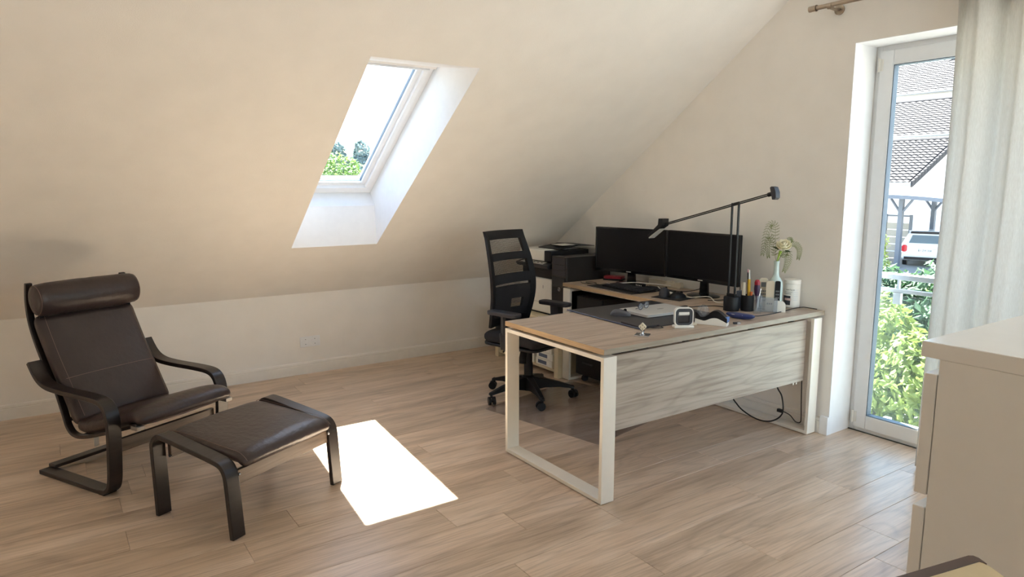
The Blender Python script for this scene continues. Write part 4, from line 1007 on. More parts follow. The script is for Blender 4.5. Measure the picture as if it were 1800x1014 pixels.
kb2 = keyboard('keyboard', (1.945, -0.245, T), -0.10, 0.28, 0.06, 'small black keypad bar pushed under the monitors behind the keyboard', 2)
def mouse(name, loc, rz, label, mat, L=0.11, Wm=0.062, H=0.036):
    m = root(name, loc, label, 'mouse', rz=rz); bm = B(); nu, nv = 14, 10; rr = []
    for i in range(nu+1):
        u = i/nu; x = -L/2+L*u; ww = Wm/2*math.sin(PI*min(1,max(0,(0.03+0.94*u))))**0.45*(0.92+0.08*math.cos(PI*u)); hh = H*(math.sin(PI*(0.05+0.9*u**0.8))**0.6)
        rr.append([bm.verts.new((x, ww*math.cos(PI*j/nv), hh*math.sin(PI*j/nv)**0.7 if 0<j<nv else 0.0)) for j in range(nv+1)])
    for a, b in zip(rr, rr[1:]):
        for j in range(nv): bm.faces.new((a[j], a[j+1], b[j+1], b[j]))
    for a in (rr[0], rr[-1]): bm.faces.new(a)
    for a, b in zip(rr, rr[1:]): bm.faces.new((a[0], b[0], b[-1], a[-1]))
    obj('mouse_body', bm, mat, m, smooth=True, autosmooth=60)
    bm = B(); tube(bm, [(L*0.22, -0.004, H*0.86), (L*0.22, 0.004, H*0.86)], 0.009, 12); obj('scroll_wheel', bm, BLKGLOSS, m); return m
mpd = root('mouse_mat', (2.215, -0.40, T), 'black mouse mat at the joint of the two desks', 'mouse mat', rz=0.15)
bm = B(); box(bm, -0.11, 0.11, -0.09, 0.09, 0.0005, 0.003); obj('mat_sheet', bm, BLKFAB, mpd)
mouse('computer_mouse', (2.155, -0.415, T+0.003), 1.9, 'tall black upright mouse on the mouse mat', DKPLASTIC, 0.10, 0.07, 0.062)
mouse('computer_mouse', (2.245, -0.385, T+0.003), 1.2, 'low black mouse right beside the tall one on the mouse mat', BLKPLASTIC, 0.11, 0.066, 0.04)
rc = root('hard_drive_case', (1.36, -0.135, T), 'dark red flat case lying at the foot of the left monitor', 'case', rz=0.5)
bm = B(); box(bm, -0.075, 0.075, -0.045, 0.045, 0.0, 0.012); obj('case_base', bm, BLKPLASTIC, rc, bevel=0.002)
bm = B(); box(bm, -0.073, 0.073, -0.043, 0.043, 0.012, 0.034); obj('case_lid', bm, RED, rc, bevel=0.006, seg=3)

def cable(name, label, pts, r, mat, plug=None, k=8):
    c = root(name, (0,0,0), label, 'cable'); bm = B(); tube(bm, catmull(pts, k), r, 8); obj('wire', bm, mat, c, smooth=True)
    if plug:
        p, d, sz = plug; bm = B(); d = Vector(d).normalized(); boxc(bm, (0,0,0), sz, Matrix.Translation(Vector(p)) @ d.to_track_quat('X','Z').to_matrix().to_4x4()); obj('plug', bm, mat, c, bevel=0.002)
    return c
cable('white_cable', 'white cable curving from the dark red case behind the keyboard', [(1.46,-0.30,T+0.003),(1.51,-0.32,T+0.003),(1.58,-0.26,T+0.012),(1.66,-0.20,T+0.02),(1.78,-0.16,T+0.022),(1.88,-0.12,T+0.02),(1.92,-0.10,T+0.02)], 0.003, CABLEW)
cable('white_cable', 'white cable zigzagging under the right monitor to the pen pot', [(1.93,-0.245,T+0.028),(1.99,-0.26,T+0.006),(2.05,-0.265,T+0.006),(2.13,-0.30,T+0.004),(2.20,-0.28,T+0.004),(2.28,-0.32,T+0.004),(2.40,-0.27,T+0.020),(2.50,-0.32,T+0.006),(2.60,-0.30,T+0.006)], 0.003, CABLEW, ((2.11,-0.295,T+0.008),(1,-0.2,0),(0.065,0.018,0.010)))
cable('headset_cable', 'thin black cable coil at the left end of the side desk', [(1.30,-0.42,T+0.002),(1.36,-0.46,T+0.002),(1.42,-0.44,T+0.002),(1.44,-0.39,T+0.002),(1.39,-0.36,T+0.002),(1.34,-0.40,T+0.004),(1.40,-0.44,T+0.005),(1.49,-0.40,T+0.002)], 0.002, CABLEB)
cable('laptop_cable', 'black cable running from the lamp base to the back of the laptop', [(2.72,-0.405,T+0.003),(2.60,-0.42,T+0.003),(2.55,-0.50,T+0.003),(2.53,-0.58,T+0.004),(2.515,-0.66,T+0.008)], 0.003, CABLEB, ((2.52,-0.64,T+0.008),(0.1,-1,0),(0.06,0.022,0.012)))
cable('lamp_cable', 'thin black cable lying along the desk edge towards the wall', [(2.86,-0.55,T+0.002),(2.93,-0.50,T+0.002),(2.94,-0.38,T+0.002),(2.93,-0.26,T+0.002),(2.915,-0.13,T+0.004),(2.93,-0.05,T+0.008),(2.97,-0.022,T+0.004),(3.0,-0.012,T+0.002)], 0.0025, CABLEB)
cable('power_strip_cable', 'black cable hanging in a wide loop below the modesty board', [(2.50,-0.16,0.42),(2.53,-0.16,0.15),(2.58,-0.16,0.075),(2.66,-0.16,0.035),(2.76,-0.16,0.02),(2.85,-0.16,0.045),(2.91,-0.16,0.11),(2.90,-0.16,0.21),(2.86,-0.16,0.27),(2.82,-0.16,0.40)], 0.0045, CABLEB)
cable('plug_cable', 'thin black cable with a loose plug hanging near the right desk frame', [(2.955,-0.05,0.45),(2.955,-0.05,0.31),(2.960,-0.05,0.19),(2.966,-0.05,0.08),(2.962,-0.05,0.045),(2.93,-0.05,0.040),(2.89,-0.05,0.070),(2.84,-0.05,0.080)], 0.003, CABLEB, ((2.82,-0.05,0.080),(-1,0,0),(0.036,0.020,0.020)))
hb_ = root('usb_hub', (1.738, -0.222, T), 'small black hub with white sockets behind the keyboard', 'hub', rz=-0.1)
bm = B(); box(bm, -0.040, 0.040, -0.016, 0.016, 0, 0.022); ho = obj('hub_body', bm, BLKPLASTIC, hb_, bevel=0.003)
for k in range(4):
    bm = B(); box(bm, -0.034+k*0.018, -0.024+k*0.018, -0.0168, -0.016, 0.008, 0.014); obj('hub_socket', bm, WHITEP, ho)
cable('black_cable', 'black cable looping between the two monitor stands', [(1.78,-0.205,T+0.01),(1.84,-0.17,T+0.004),(1.93,-0.165,T+0.004),(2.02,-0.18,T+0.004),(2.10,-0.15,T+0.004),(2.16,-0.05,T+0.03),(2.20,-0.03,T+0.10)], 0.003, CABLEB)
cable('black_cable', 'black cable rising behind the right end of the right monitor', [(2.42,-0.30,T+0.003),(2.47,-0.22,T+0.004),(2.50,-0.10,T+0.02),(2.47,-0.05,T+0.12)], 0.003, CABLEB)
wa = root('power_adapter', (1.90, -0.060, T), 'cream power adapter with a round plug lying behind the monitors', 'adapter', rz=0.2)
bm = B(); box(bm, -0.05, 0.05, -0.025, 0.025, 0, 0.035); obj('adapter_body', bm, CREAMP, wa, bevel=0.006, seg=3)
bm = B(); tube(bm, [(0.062,-0.03,0.022),(0.062,0.01,0.022)], 0.022, 16); obj('round_plug', bm, CREAMP, wa)
px_ = root('power_strip', (1.77, -0.040, T), 'cream power strip with sockets behind the left monitor', 'power strip')
bm = B(); box(bm, -0.11, 0.11, -0.025, 0.025, 0, 0.04); sb = obj('strip_body', bm, CREAMP, px_, bevel=0.005)
for k in range(4):
    bm = B(); lathe(bm, [(0.018,0.04),(0.018,0.042),(0.015,0.042),(0.0,0.041)], (-0.078+k*0.052,0,0), 14); obj('socket_ring', bm, WHITEP, sb)

# desk pad, laptop, mouse, glasses, notebook
dp = root('desk_pad', (2.19, -1.27, T), 'large black leather desk pad under the closed laptop', 'desk pad', rz=-0.05)
bm = B(); box(bm, 0.0, 0.63, 0.0, 0.66, 0.0005, 0.0045); obj('pad_sheet', bm, LEATHERPAD, dp, bevel=0.001, seg=1)
bm = B(); tube(bm, [(0.0,0.001,0.005),(0.30,0.001,0.005)], 0.0042, 8); tube(bm, [(0.305,0.001,0.005),(0.63,0.001,0.005)], 0.0042, 8); obj('front_rim_highlight', bm, simple('blue_rim_highlight', lin(74,80,104), 0.25), dp)  # edge highlight put into the rim colour as silver-blue
lp = root('laptop', (2.535, -0.885, T+0.0048), 'closed silver laptop lying on the black desk pad', 'laptop', rz=-0.06)
def plate(bm, x0,x1,y0,y1,r,z0,z1): return prism(bm, rrect(x0,x1,y0,y1,r,5), lambda x,y: (x,y,z0), lambda x,y: (x,y,z1))
obj('laptop_base', plate(B(), -0.122,0.122,-0.18,0.18,0.012,0.003,0.011), SILVER, lp, bevel=0.001)
ld = obj('laptop_lid', plate(B(), -0.122,0.122,-0.18,0.18,0.012,0.012,0.018), SILVER, lp, bevel=0.001)
bm = B(); 
for x in (-0.1,0.1):
    for y in (-0.15,0.15): lathe(bm, [(0.008,0.0),(0.008,0.003)], (x,y,0), 8)
obj('rubber_foot', bm, BLKPLASTIC, lp)
bm = B()
for k in range(4): box(bm, 0.000, 0.008, 0.005+k*0.012, 0.014+k*0.012, 0.0180, 0.0183)
obj('lid_mark', bm, DKPLASTIC, ld)
mouse('computer_mouse', (2.492, -1.125, T+0.0048), 0.55, 'dark grey mouse lying against the near corner of the laptop', simple('graphite_plastic', lin(82,82,88), 0.4), 0.115, 0.064, 0.036)
gl = root('eyeglasses', (2.49, -0.945, T+0.0232), 'folded eyeglasses resting on the laptop lid', 'glasses', rz=1.85)
GLF = simple('grey_spectacle_frame', lin(70,72,86), 0.25)
for s in (-1, 1):
    pts = [(s*0.034+0.026*math.cos(a), -0.002, 0.020+0.019*math.sin(a)) for a in [2*PI*i/20 for i in range(20)]]
    bm = B(); tube(bm, pts, 0.0018, 6, closed=True); rm = obj('rim', bm, GLF, gl)
    bm = B(); bm.faces.new([bm.verts.new(p) for p in pts]); r_ = bmesh.ops.extrude_face_region(bm, geom=bm.faces[:])
    for v in [q for q in r_['geom'] if isinstance(q, bmesh.types.BMVert)]: v.co.y += 0.0008
    obj('lens', bm, ACRYL, rm)
    bm = B(); tube(bm, [(s*0.062,0,0.026),(s*0.064,0.008,0.024),(s*0.02,0.018+0.004*s,0.010),(-s*0.045,0.020+0.005*s,0.003)], 0.0018, 6); obj('temple_arm', bm, GLF, gl)
bm = B(); tube(bm, [(-0.009,-0.002,0.024),(0,-0.002,0.028),(0.009,-0.002,0.024)], 0.0016, 6); obj('bridge', bm, GLF, gl)
nb = root('notebook', (2.745, -1.225, T+0.0048), 'slim black notebook with a loose elastic loop on the corner of the desk pad', 'notebook', rz=-0.12)
bm = B(); box(bm, -0.08, 0.08, -0.065, 0.065, 0, 0.010); obj('cover', bm, LEATHERPAD, nb, bevel=0.002)
bm = B(); tube(bm, catmull([(0.078,-0.04,0.006),(0.105,0.0,0.0025),(0.125,0.05,0.0025),(0.10,0.062,0.0025),(0.078,0.05,0.006)],5), 0.0022, 6); obj('elastic_loop', bm, CABLEB, nb)

# die trophy
dt = root('die_paperweight', (2.925, -1.385, T), 'ivory die balanced on a polished steel stand near the desk front', 'paperweight', rz=0.6)
bm = B(); plate(bm, -0.036,0.036,-0.036,0.036,0.008,0.0,0.005); obj('base_plate', bm, CHROME, dt, bevel=0.0015)
bm = B(); lathe(bm, [(0.016,0.005),(0.007,0.010),(0.006,0.016),(0.013,0.024),(0.0,0.0245)], (0,0,0), 18); obj('pedestal', bm, CHROME, dt, smooth=True, autosmooth=50)
bm = B(); box(bm, -0.014,0.014,-0.014,0.014,-0.014,0.014); M = Matrix.Translation((0,0,0.046)) @ Matrix.Rotation(-0.95, 4, 'Z') @ Matrix.Rotation(math.radians(45), 4, 'Y')
M = Matrix.Translation((0,0,0.0445)) @ Matrix.Rotation(math.radians(45)-0.6, 4, 'Z') @ Matrix.Rotation(math.radians(45), 4, 'Y')
for v in bm.verts: v.co = M @ v.co
die = obj('die', bm, DICEM, dt, bevel=0.002, seg=3)
bm = B()
for (a, b) in ((-0.007,-0.007),(0.007,0.007),(-0.007,0.007),(0.007,-0.007)):
    for q in ((a, -0.0142, b), (a, 0.0142, b)):
        n0 = len(bm.verts); tube(bm, [(q[0], q[1]-0.0003, q[2]), (q[0], q[1]+0.0003, q[2])], 0.0022, 10)
for q in ((-0.0142,0,0),(0.0142,0.006,0.006),(0.0142,-0.006,-0.006)): tube(bm, [(q[0]-0.0003,q[1],q[2]),(q[0]+0.0003,q[1],q[2])], 0.0022, 10)
for v in bm.verts: v.co = M @ v.co
obj('pip', bm, INK, die)

# hole punch, upright loop shape
hp = root('hole_punch', (2.91, -1.075, T), 'white and dark grey hole punch standing with its handle loop upright', 'hole punch', rz=math.radians(60))
out_ = rrect(-0.050,0.050,0.010,0.108,0.026,6); inn = rrect(-0.045,0.045,0.015,0.103,0.022,6); in2 = rrect(-0.031,0.031,0.026,0.078,0.008,6)
def frameprism(a, b, y0, y1, mat, nm, par):
    bm = B(); rings = [[bm.verts.new((p[0], yy, p[1])) for p in pts] for pts, yy in ((a,y0),(a,y1),(b,y1),(b,y0))]; n = len(a)
    for i in range(4):
        for k in range(n): bm.faces.new((rings[i][k], rings[i][(k+1)%n], rings[(i+1)%4][(k+1)%n], rings[(i+1)%4][k]))
    return obj(nm, bm, mat, par)
frameprism(out_, inn, -0.012, 0.012, WHITEP, 'handle_rim', hp); frameprism(inn, in2, -0.010, 0.010, DKPLASTIC, 'handle', hp)
bm = B(); box(bm, -0.030, 0.030, -0.011, 0.011, 0.066, 0.086); obj('press_bar', bm, SILVER, hp, bevel=0.004)
bm = B(); box(bm, -0.052, 0.052, -0.022, 0.024, 0.0, 0.014); obj('base', bm, WHITEP, hp, bevel=0.004)
bm = B(); box(bm, -0.034, 0.034, -0.008, 0.022, 0.014, 0.030); obj('punch_block', bm, BLKPLASTIC, hp, bevel=0.003)
bm = B(); box(bm, 0.052, 0.075, 0.006, 0.010, 0.012, 0.022); obj('paper_stop', bm, CREAMP, hp)

# tape dispenser
td = root('tape_dispenser', (2.940, -0.885, T), 'black and white desk tape dispenser with a curved back', 'tape dispenser', rz=math.radians(26))
wp = [(-0.085,0.0),(-0.085,0.030),(-0.05,0.030),(-0.03,0.028),(-0.005,0.044),(0.025,0.052),(0.055,0.044),(0.078,0.026),(0.083,0.0)]
sw_ = [(p.x,p.y) for p in catmull(wp[1:8],4)]
low = [(-0.085,0.0)] + [(p.x, p.y*0.66) for p in catmull([(-0.085,0.046),(-0.05,0.034),(-0.03,0.034),(0.0,0.055),(0.028,0.060),(0.055,0.046),(0.083,0.026)],4)] + [(0.083,0.0)]
bm = B(); prism(bm, low, lambda x,z: (x,-0.026,z), lambda x,z: (x,0.026,z)); obj('body_lower', bm, WHITEP, td, bevel=0.002)
tp_ = [(p.x, p.y) for p in catmull([(-0.085,0.066),(-0.072,0.060),(-0.055,0.042),(-0.03,0.044),(0.0,0.072),(0.028,0.078),(0.055,0.064),(0.083,0.040)],4)]
up_ = tp_ + [(x, z) for x, z in low[1:-1][::-1]]
bm = B(); prism(bm, up_, lambda x,z: (x,-0.024,z), lambda x,z: (x,0.024,z)); obj('body_upper', bm, BLKPLASTIC, td, bevel=0.002)
bm = B(); box(bm, 0.072, 0.086, -0.022, 0.022, 0.022, 0.048); obj('cutter', bm, simple('blue_clear_plastic', lin(110,140,200), 0.2), td, bevel=0.002)
bm = B(); M = Matrix.Translation((-0.05,0,0.072)) @ Matrix.Rotation(PI/2,4,'X'); lathe(bm, [(0.014,-0.009),(0.030,-0.009),(0.030,0.009),(0.014,0.009),(0.014,-0.009)], (0,0,0), 24)
for v in bm.verts: v.co = M @ v.co
obj('tape_roll', bm, ACRYL, td)
ub = root('usb_stick', (3.005, -0.77, T), 'tiny metal and white memory stick beside the tape dispenser', 'memory stick', rz=0.9)
bm = B(); box(bm, -0.014,0.006,-0.009,0.009,0.0,0.010); obj('stick_body', bm, DKPLASTIC, ub, bevel=0.002)
bm = B(); box(bm, 0.006,0.024,-0.007,0.007,0.002,0.011); obj('metal_cap', bm, CHROME, ub)
# blue oval case
bl = root('pencil_case', (2.918, -0.622, T), 'navy blue oval hard case on the desk in front of the lamp base', 'case', rz=math.radians(13))
bm = B(); n = 24; prof = [(0.0,0.0),(0.6,0.0),(0.9,0.35),(1.0,0.6),(0.95,0.85),(0.7,1.0),(0.0,1.06)]
lathe(bm, prof, (0,0,0), 32)
for v in bm.verts: v.co = Vector((v.co.x*0.085, v.co.y*0.026, v.co.z*0.030))
obj('case_shell', bm, NAVY, bl, smooth=True)
bm = B(); tube(bm, [(-0.04,-0.0235,0.023),(0.025,-0.0235,0.023)], 0.0008, 5); obj('light_stripe', bm, PAPER, bl)

# desk lamp
LX, LY = 2.725, -0.455
la = root('desk_lamp', (LX, LY, T), 'black balanced arm desk lamp on a round base in front of the right monitor', 'lamp')
bm = B(); lathe(bm, [(0.0,0.0),(0.045,0.0),(0.046,0.003),(0.046,0.078),(0.043,0.083),(0.0,0.083)], (0,0,0), 32); obj('base', bm, BLKPLASTIC, la, smooth=True, autosmooth=40)
for dx in (-0.026, 0.020):
    bm = B(); box(bm, dx-0.0035, dx+0.0035, -0.007, 0.007, 0.083, 0.632); obj('upright_rod', bm, BLKPLASTIC, la, bevel=0.001)
bm = B(); box(bm, -0.032, 0.030, -0.009, 0.009, 0.078, 0.100); obj('pivot_block', bm, BLKPLASTIC, la, bevel=0.002)
bm = B(); tube(bm, [(-0.026,0,0.625),(0.020,0,0.636)], 0.006, 10); obj('joint', bm, BLKPLASTIC, la)
a0 = Vector((2.177-LX, 0, 1.233-T)); a1 = Vector((2.966-LX, 0, 1.440-T)); ad = (a1-a0).normalized()
bm = B(); M = Matrix.Translation((a0+a1)/2) @ ad.to_track_quat('X','Z').to_matrix().to_4x4(); Lr = (a1-a0).length
for s in (-1, 1): boxc(bm, (0, 0.0, s*0.0045), (Lr, 0.012, 0.0055), M)
obj('upper_arm', bm, BLKPLASTIC, la)
def armpt(x, z): return M @ Vector((x, 0, z))
bm = B(); prism(bm, [(Lr/2,-0.034),(Lr/2+0.012,-0.038),(Lr/2+0.026,-0.030),(Lr/2+0.031,0.0),(Lr/2+0.026,0.030),(Lr/2+0.010,0.038),(Lr/2,0.034)], lambda x,z: tuple(M @ Vector((x,-0.020,z))), lambda x,z: tuple(M @ Vector((x,0.020,z)))); obj('counterweight', bm, DKPLASTIC, la, bevel=0.002)
bm = B(); tube(bm, [armpt(Lr/2-0.03,0), armpt(Lr/2,0)], 0.012, 12); obj('counterweight_neck', bm, BLKPLASTIC, la)
# lamp head: wedge with glass edge plate
hx_, hz_ = 2.150-LX, 1.225-T
bm = B(); prism(bm, [(0.030,0.045),(-0.006,0.045),(-0.010,0.005),(-0.100,-0.070),(-0.094,-0.082),(0.000,-0.018),(0.030,0.0)], lambda x,z: (hx_+x, -0.030, hz_+z), lambda x,z: (hx_+x, 0.030, hz_+z)); lhd = obj('lamp_head', bm, BLKPLASTIC, la, bevel=0.002)
bm = B(); prism(bm, [(-0.092,-0.084),(0.004,-0.021),(0.000,-0.026),(-0.090,-0.089)], lambda x,z: (hx_+x, -0.026, hz_+z), lambda x,z: (hx_+x, 0.026, hz_+z)); obj('reflector', bm, SILVER, lhd)

# pen organiser next to lamp base with contents
def rod_thing(name, label, cat, a, b, r, mat, group=None, tip=None):
    o = root(name, a, label, cat, group=group); d = Vector(b)-Vector(a)
    bm = B(); tube(bm, [(0,0,0), tuple(d)], r, 10); obj('barrel', bm, mat, o, smooth=True, autosmooth=40)
    if tip: bm = B(); tube(bm, [tuple(d), tuple(d+d.normalized()*tip[0])], [tip[1], tip[1]*0.6], 10); obj('cap', bm, tip[2], o)
    return o
pg = root('pen_pot', (2.782, -0.383, T), 'black pen organiser tucked behind the lamp base', 'pen holder')
bm = B(); rings = [(0.038,0.0),(0.038,0.094),(0.035,0.094),(0.035,0.004),(0.0,0.004)]; lathe(bm, [(0.0,0.0)]+rings, (0,0,0), 24); obj('pot', bm, BLKPLASTIC, pg, smooth=True, autosmooth=40)
rod_thing('paint_brush', 'yellow handled brush with white tip in the black pen pot', 'brush', (2.790,-0.378,T+0.006), (2.778,-0.370,T+0.185), 0.0085, YELLOW, 'pens in the black pen pot', (0.055,0.005,PAPER))
rod_thing('marker_pen', 'copper orange marker at the rim of the black pen pot', 'pen', (2.800,-0.392,T+0.006), (2.806,-0.380,T+0.115), 0.008, COPPER, 'pens in the black pen pot')
rod_thing('marker_pen', 'pale cream marker standing left in the black pen pot', 'pen', (2.764,-0.392,T+0.006), (2.752,-0.384,T+0.165), 0.011, CREAMP, 'pens in the black pen pot')
rod_thing('pen', 'thin dark pen with a pink end leaning left in the black pen pot', 'pen', (2.775,-0.372,T+0.006), (2.722,-0.310,T+0.215), 0.0035, BLKPLASTIC, 'pens in the black pen pot', (0.02,0.004,simple('pink_pen_end', lin(214,150,160), 0.4)))
sn = root('sticky_note_block', (2.706, -0.345, T), 'grey blue note box behind the black pen pot', 'note box')
bm = B(); box(bm, -0.02,0.02,-0.02,0.02,0,0.105); obj('note_box', bm, simple('slate_blue_box', lin(80,92,112), 0.5), sn, bevel=0.003)

# clear acrylic cup with red pen
ap = root('acrylic_cup', (2.822, -0.352, T), 'clear acrylic pen cup right of the black pen pot', 'pen holder')
bm = B(); 
for (x0,x1,y0,y1) in ((-0.024,0.024,-0.024,-0.021),(-0.024,0.024,0.021,0.024),(-0.024,-0.021,-0.021,0.021),(0.021,0.024,-0.021,0.021)): box(bm, x0,x1,y0,y1,0.0,0.095)
box(bm, -0.021,0.021,-0.021,0.021,0,0.004); obj('cup', bm, ACRYL, ap)
rd = root('red_hairbrush_pen', (2.822, -0.352, T+0.006), 'dark red and purple oval headed pen in the clear cup', 'pen')
bm = B(); lathe(bm, [(0.0,0.0),(0.004,0.0),(0.005,0.07),(0.015,0.10),(0.018,0.125),(0.016,0.15)], (0,0,0), 16); obj('lower_body', bm, simple('dark_purple_plastic', lin(52,26,60), 0.35), rd, smooth=True, autosmooth=60)
bm = B(); lathe(bm, [(0.016,0.15),(0.0165,0.165),(0.012,0.178),(0.0,0.182)], (0,0,0), 16); obj('round_head', bm, RED, rd, smooth=True, autosmooth=60)
rod_thing('silver_pen', 'silver pen leaning in the clear acrylic cup', 'pen', (2.834,-0.362,T+0.006), (2.840,-0.342,T+0.135), 0.004, CHROME)

# cordless phone, remote controls
def remote(name, loc, rz, tilt, L, Wd, Th, mat, label, cat, lcd=True, keyrows=4, keymat=GREYP, group=None):
    o = root(name, loc, label, cat, rz=rz, group=group); M = Matrix.Rotation(tilt, 4, 'X')
    def tr(bm):
        for v in bm.verts: v.co = M @ v.co
        return bm
    bm = B(); prism(bm, rrect(-Wd/2,Wd/2,0,L,Wd*0.28,5), lambda x,z: (x,-Th/2,z), lambda x,z: (x,Th/2,z)); bd = obj('handset', tr(bm), mat, o, bevel=0.002)
    if lcd: bm = B(); box(bm, -Wd*0.30,Wd*0.30,-Th/2-0.0008,-Th/2,L*0.70,L*0.86); obj('display', tr(bm), GREYP, bd)
    bm = B()
    for r_ in range(keyrows):
        for c_ in range(3): box(bm, -Wd*0.32+c_*Wd*0.235, -Wd*0.32+c_*Wd*0.235+Wd*0.17, -Th/2-0.0014, -Th/2, L*(0.22+r_*0.105), L*(0.22+r_*0.105)+L*0.05)
    kk = obj('keypad', tr(bm), keymat, bd); kk['kind'] = 'stuff'; return o
RZ = math.radians(36)
remote('cordless_phone', (2.808, -0.272, T+0.012), RZ, -0.10, 0.175, 0.048, 0.022, CREAMP, 'cream cordless phone with a grey display beside the vase', 'telephone')
bm = B(); ds = root('phone_cradle', (2.808, -0.268, T), 'small cream phone cradle beneath the cordless phone', 'cradle', rz=RZ); box(bm, -0.032,0.032,-0.03,0.03,0,0.012); obj('cradle_base', bm, CREAMP, ds, bevel=0.003)
remote('air_conditioner_remote', (2.866, -0.288, T), RZ, -0.06, 0.178, 0.048, 0.018, CREAMP, 'plain cream remote control upright in front of the vase', 'remote control', lcd=False, keyrows=1, keymat=INK)
remote('television_remote', (2.902, -0.268, T), RZ, -0.05, 0.180, 0.030, 0.016, BLKPLASTIC, 'black remote control upright right of the cream one', 'remote control', lcd=False, keyrows=5)
ah = root('acrylic_holder', (2.900, -0.330, T), 'clear acrylic holder standing in front of the vase', 'holder', rz=RZ)
bm = B(); box(bm, -0.055,0.04,-0.003,0.0,0,0.085); box(bm, -0.055,0.04,0.03,0.033,0,0.085); box(bm, -0.055,-0.052,0,0.03,0,0.085); box(bm, 0.037,0.04,0,0.03,0,0.085); box(bm, -0.055,0.04,0,0.03,0,0.003); obj('holder_box', bm, ACRYL, ah)
at_ = root('acrylic_pyramid', (2.872, -0.408, T), 'small clear acrylic pyramid between the cup and the holder', 'ornament', rz=RZ)
bm = B(); v = [bm.verts.new(p) for p in ((-0.022,-0.02,0),(0.022,-0.02,0),(0.022,0.02,0),(-0.022,0.02,0),(0,0,0.085))]
bm.faces.new(v[:4]); [bm.faces.new((v[i], v[(i+1)%4], v[4])) for i in range(4)]; obj('pyramid', bm, ACRYL, at_)
cdc = root('rounded_card', (2.924, -0.270, T), 'small white card with a rounded top leaning before the vase', 'card', rz=RZ)
bm = B(); prism(bm, [(-0.034,0.014),(0.032,0.014),(0.032,0.050)]+[(0.032-0.026+0.026*math.cos(a),0.050+0.030*math.sin(a)) for a in [PI/2*i/6 for i in range(7)]]+[(-0.034,0.080)], lambda x,z: (x,-0.001,z-0.014), lambda x,z: (x,0.001,z-0.014)); obj('card_sheet', bm, PAPER, cdc)

# vase and flower
VX, VY = 2.842, -0.205
va = root('vase', (VX, VY, T), 'pale mint bottle vase holding the white flower', 'vase')
bm = B(); vp = [(0.0,0.0),(0.036,0.0),(0.040,0.004),(0.041,0.02),(0.0415,0.06),(0.042,0.12),(0.0415,0.150),(0.038,0.168),(0.028,0.186),(0.019,0.198),(0.0155,0.215),(0.0145,0.250),(0.0145,0.278),(0.0165,0.281),(0.0165,0.290),(0.0125,0.290),(0.012,0.24),(0.012,0.20),(0.0,0.19)]
lathe(bm, vp, (0,0,0), 32); obj('bottle', bm, VASEM, va, smooth=True, autosmooth=55)
fl = root('artificial_flower', (VX, VY, T+0.20), 'single cream white rose with fern sprays standing in the mint vase', 'flower')
fcx = Vector((0.040, 0.0, 0.175))   # bloom centre relative to the flower root
bm = B(); tube(bm, [(0,0,0),(0.002,0,0.09),(0.012,0,0.125),(0.022,0,0.150)], [0.0035,0.0035,0.006,0.010], 8); obj('stem', bm, GREENS, fl)
bm = B()
axis = Vector((0.35, -0.45, 0.85)).normalized(); ax, ay = frame_of(axis)
for ringi, (cnt_, r_in, r_out, h0, h1, tw) in enumerate(((5,0.006,0.012,0.012,0.044,0.0),(6,0.010,0.022,0.004,0.040,0.4),(7,0.012,0.032,-0.004,0.034,0.8),(8,0.010,0.042,-0.012,0.022,0.2))):
    for k in range(cnt_):
        th = 2*PI*k/cnt_ + tw; rows_ = []
        for i in range(6):
            u = i/5; rad = r_in + (r_out-r_in)*math.sin(u*PI/2)*1.0 + (0.003*u if ringi > 1 else -0.004*u*u); hgt = h0+(h1-h0)*u
            rw = []
            for j in range(5):
                q = (j-2)/2; dth = q*(PI/cnt_)*1.45*math.sin(PI*(0.18+0.62*u)); rr_ = rad*(1-0.05*q*q)
                c_ = fcx + (ax*math.cos(th+dth)+ay*math.sin(th+dth))*rr_ + axis*(hgt-0.006*q*q*u)
                rw.append(bm.verts.new(c_))
            rows_.append(rw)
        for a, b in zip(rows_, rows_[1:]):
            for j in range(4): bm.faces.new((a[j], a[j+1], b[j+1], b[j]))
bo = obj('bloom', bm, PETAL, fl, smooth=True); sm = bo.modifiers.new('t','SOLIDIFY'); sm.thickness = 0.0006
bm = B()
for k in range(3):
    th = 2.2+k*2.1; d = (ax*math.cos(th)+ay*math.sin(th)); b0_ = fcx - axis*0.012 + d*0.008
    p = [b0_, b0_+d*0.026+axis*0.004+axis.cross(d)*0.012, b0_+d*0.055+axis*(0.016), b0_+d*0.026+axis*0.004-axis.cross(d)*0.012]
    v = [bm.verts.new(q) for q in p]; bm.faces.new((v[0],v[1],v[2])); bm.faces.new((v[0],v[2],v[3]))
lo_ = obj('leaf', bm, DKGREEN, fl); sm = lo_.modifiers.new('t','SOLIDIFY'); sm.thickness = 0.0006
def frond(pts, seed, wmax=0.030):
    rr = random.Random(seed); bm = B(); P_ = catmull(pts, 4); tube(bm, P_, 0.0009, 5)
    n = len(P_)
    for i in range(3, n):
        u = i/(n-1); p = P_[i]; d = (P_[min(i+1,n-1)]-P_[i-1]).normalized()
        side = d.cross(Vector((0.55,-0.83,0))).normalized(); w = wmax*(0.55+0.45*math.sin(PI*u))*(1.0-0.4*u)
        for s in (-1, 1):
            tip = p + side*s*w + d*w*0.55 + Vector((0,0,-0.004)); md = p + side*s*w*0.5 + d*w*0.12
            tube(bm, [p, md, tip], [0.0010,0.0014,0.0004], 4)
            for t_ in (0.35,0.6,0.85):
                b_ = p.lerp(tip, t_); tube(bm, [b_, b_+d*0.006+side*s*0.002], [0.0010,0.0004], 3)
    o = obj('fern_frond', bm, GREENF, fl); return o
R_ = Vector((0.563, 0.827, 0))
def rp(r_, z, dep=0.0): v = R_*r_ + Vector((0.827,-0.563,0))*dep; return (v.x, v.y, z)
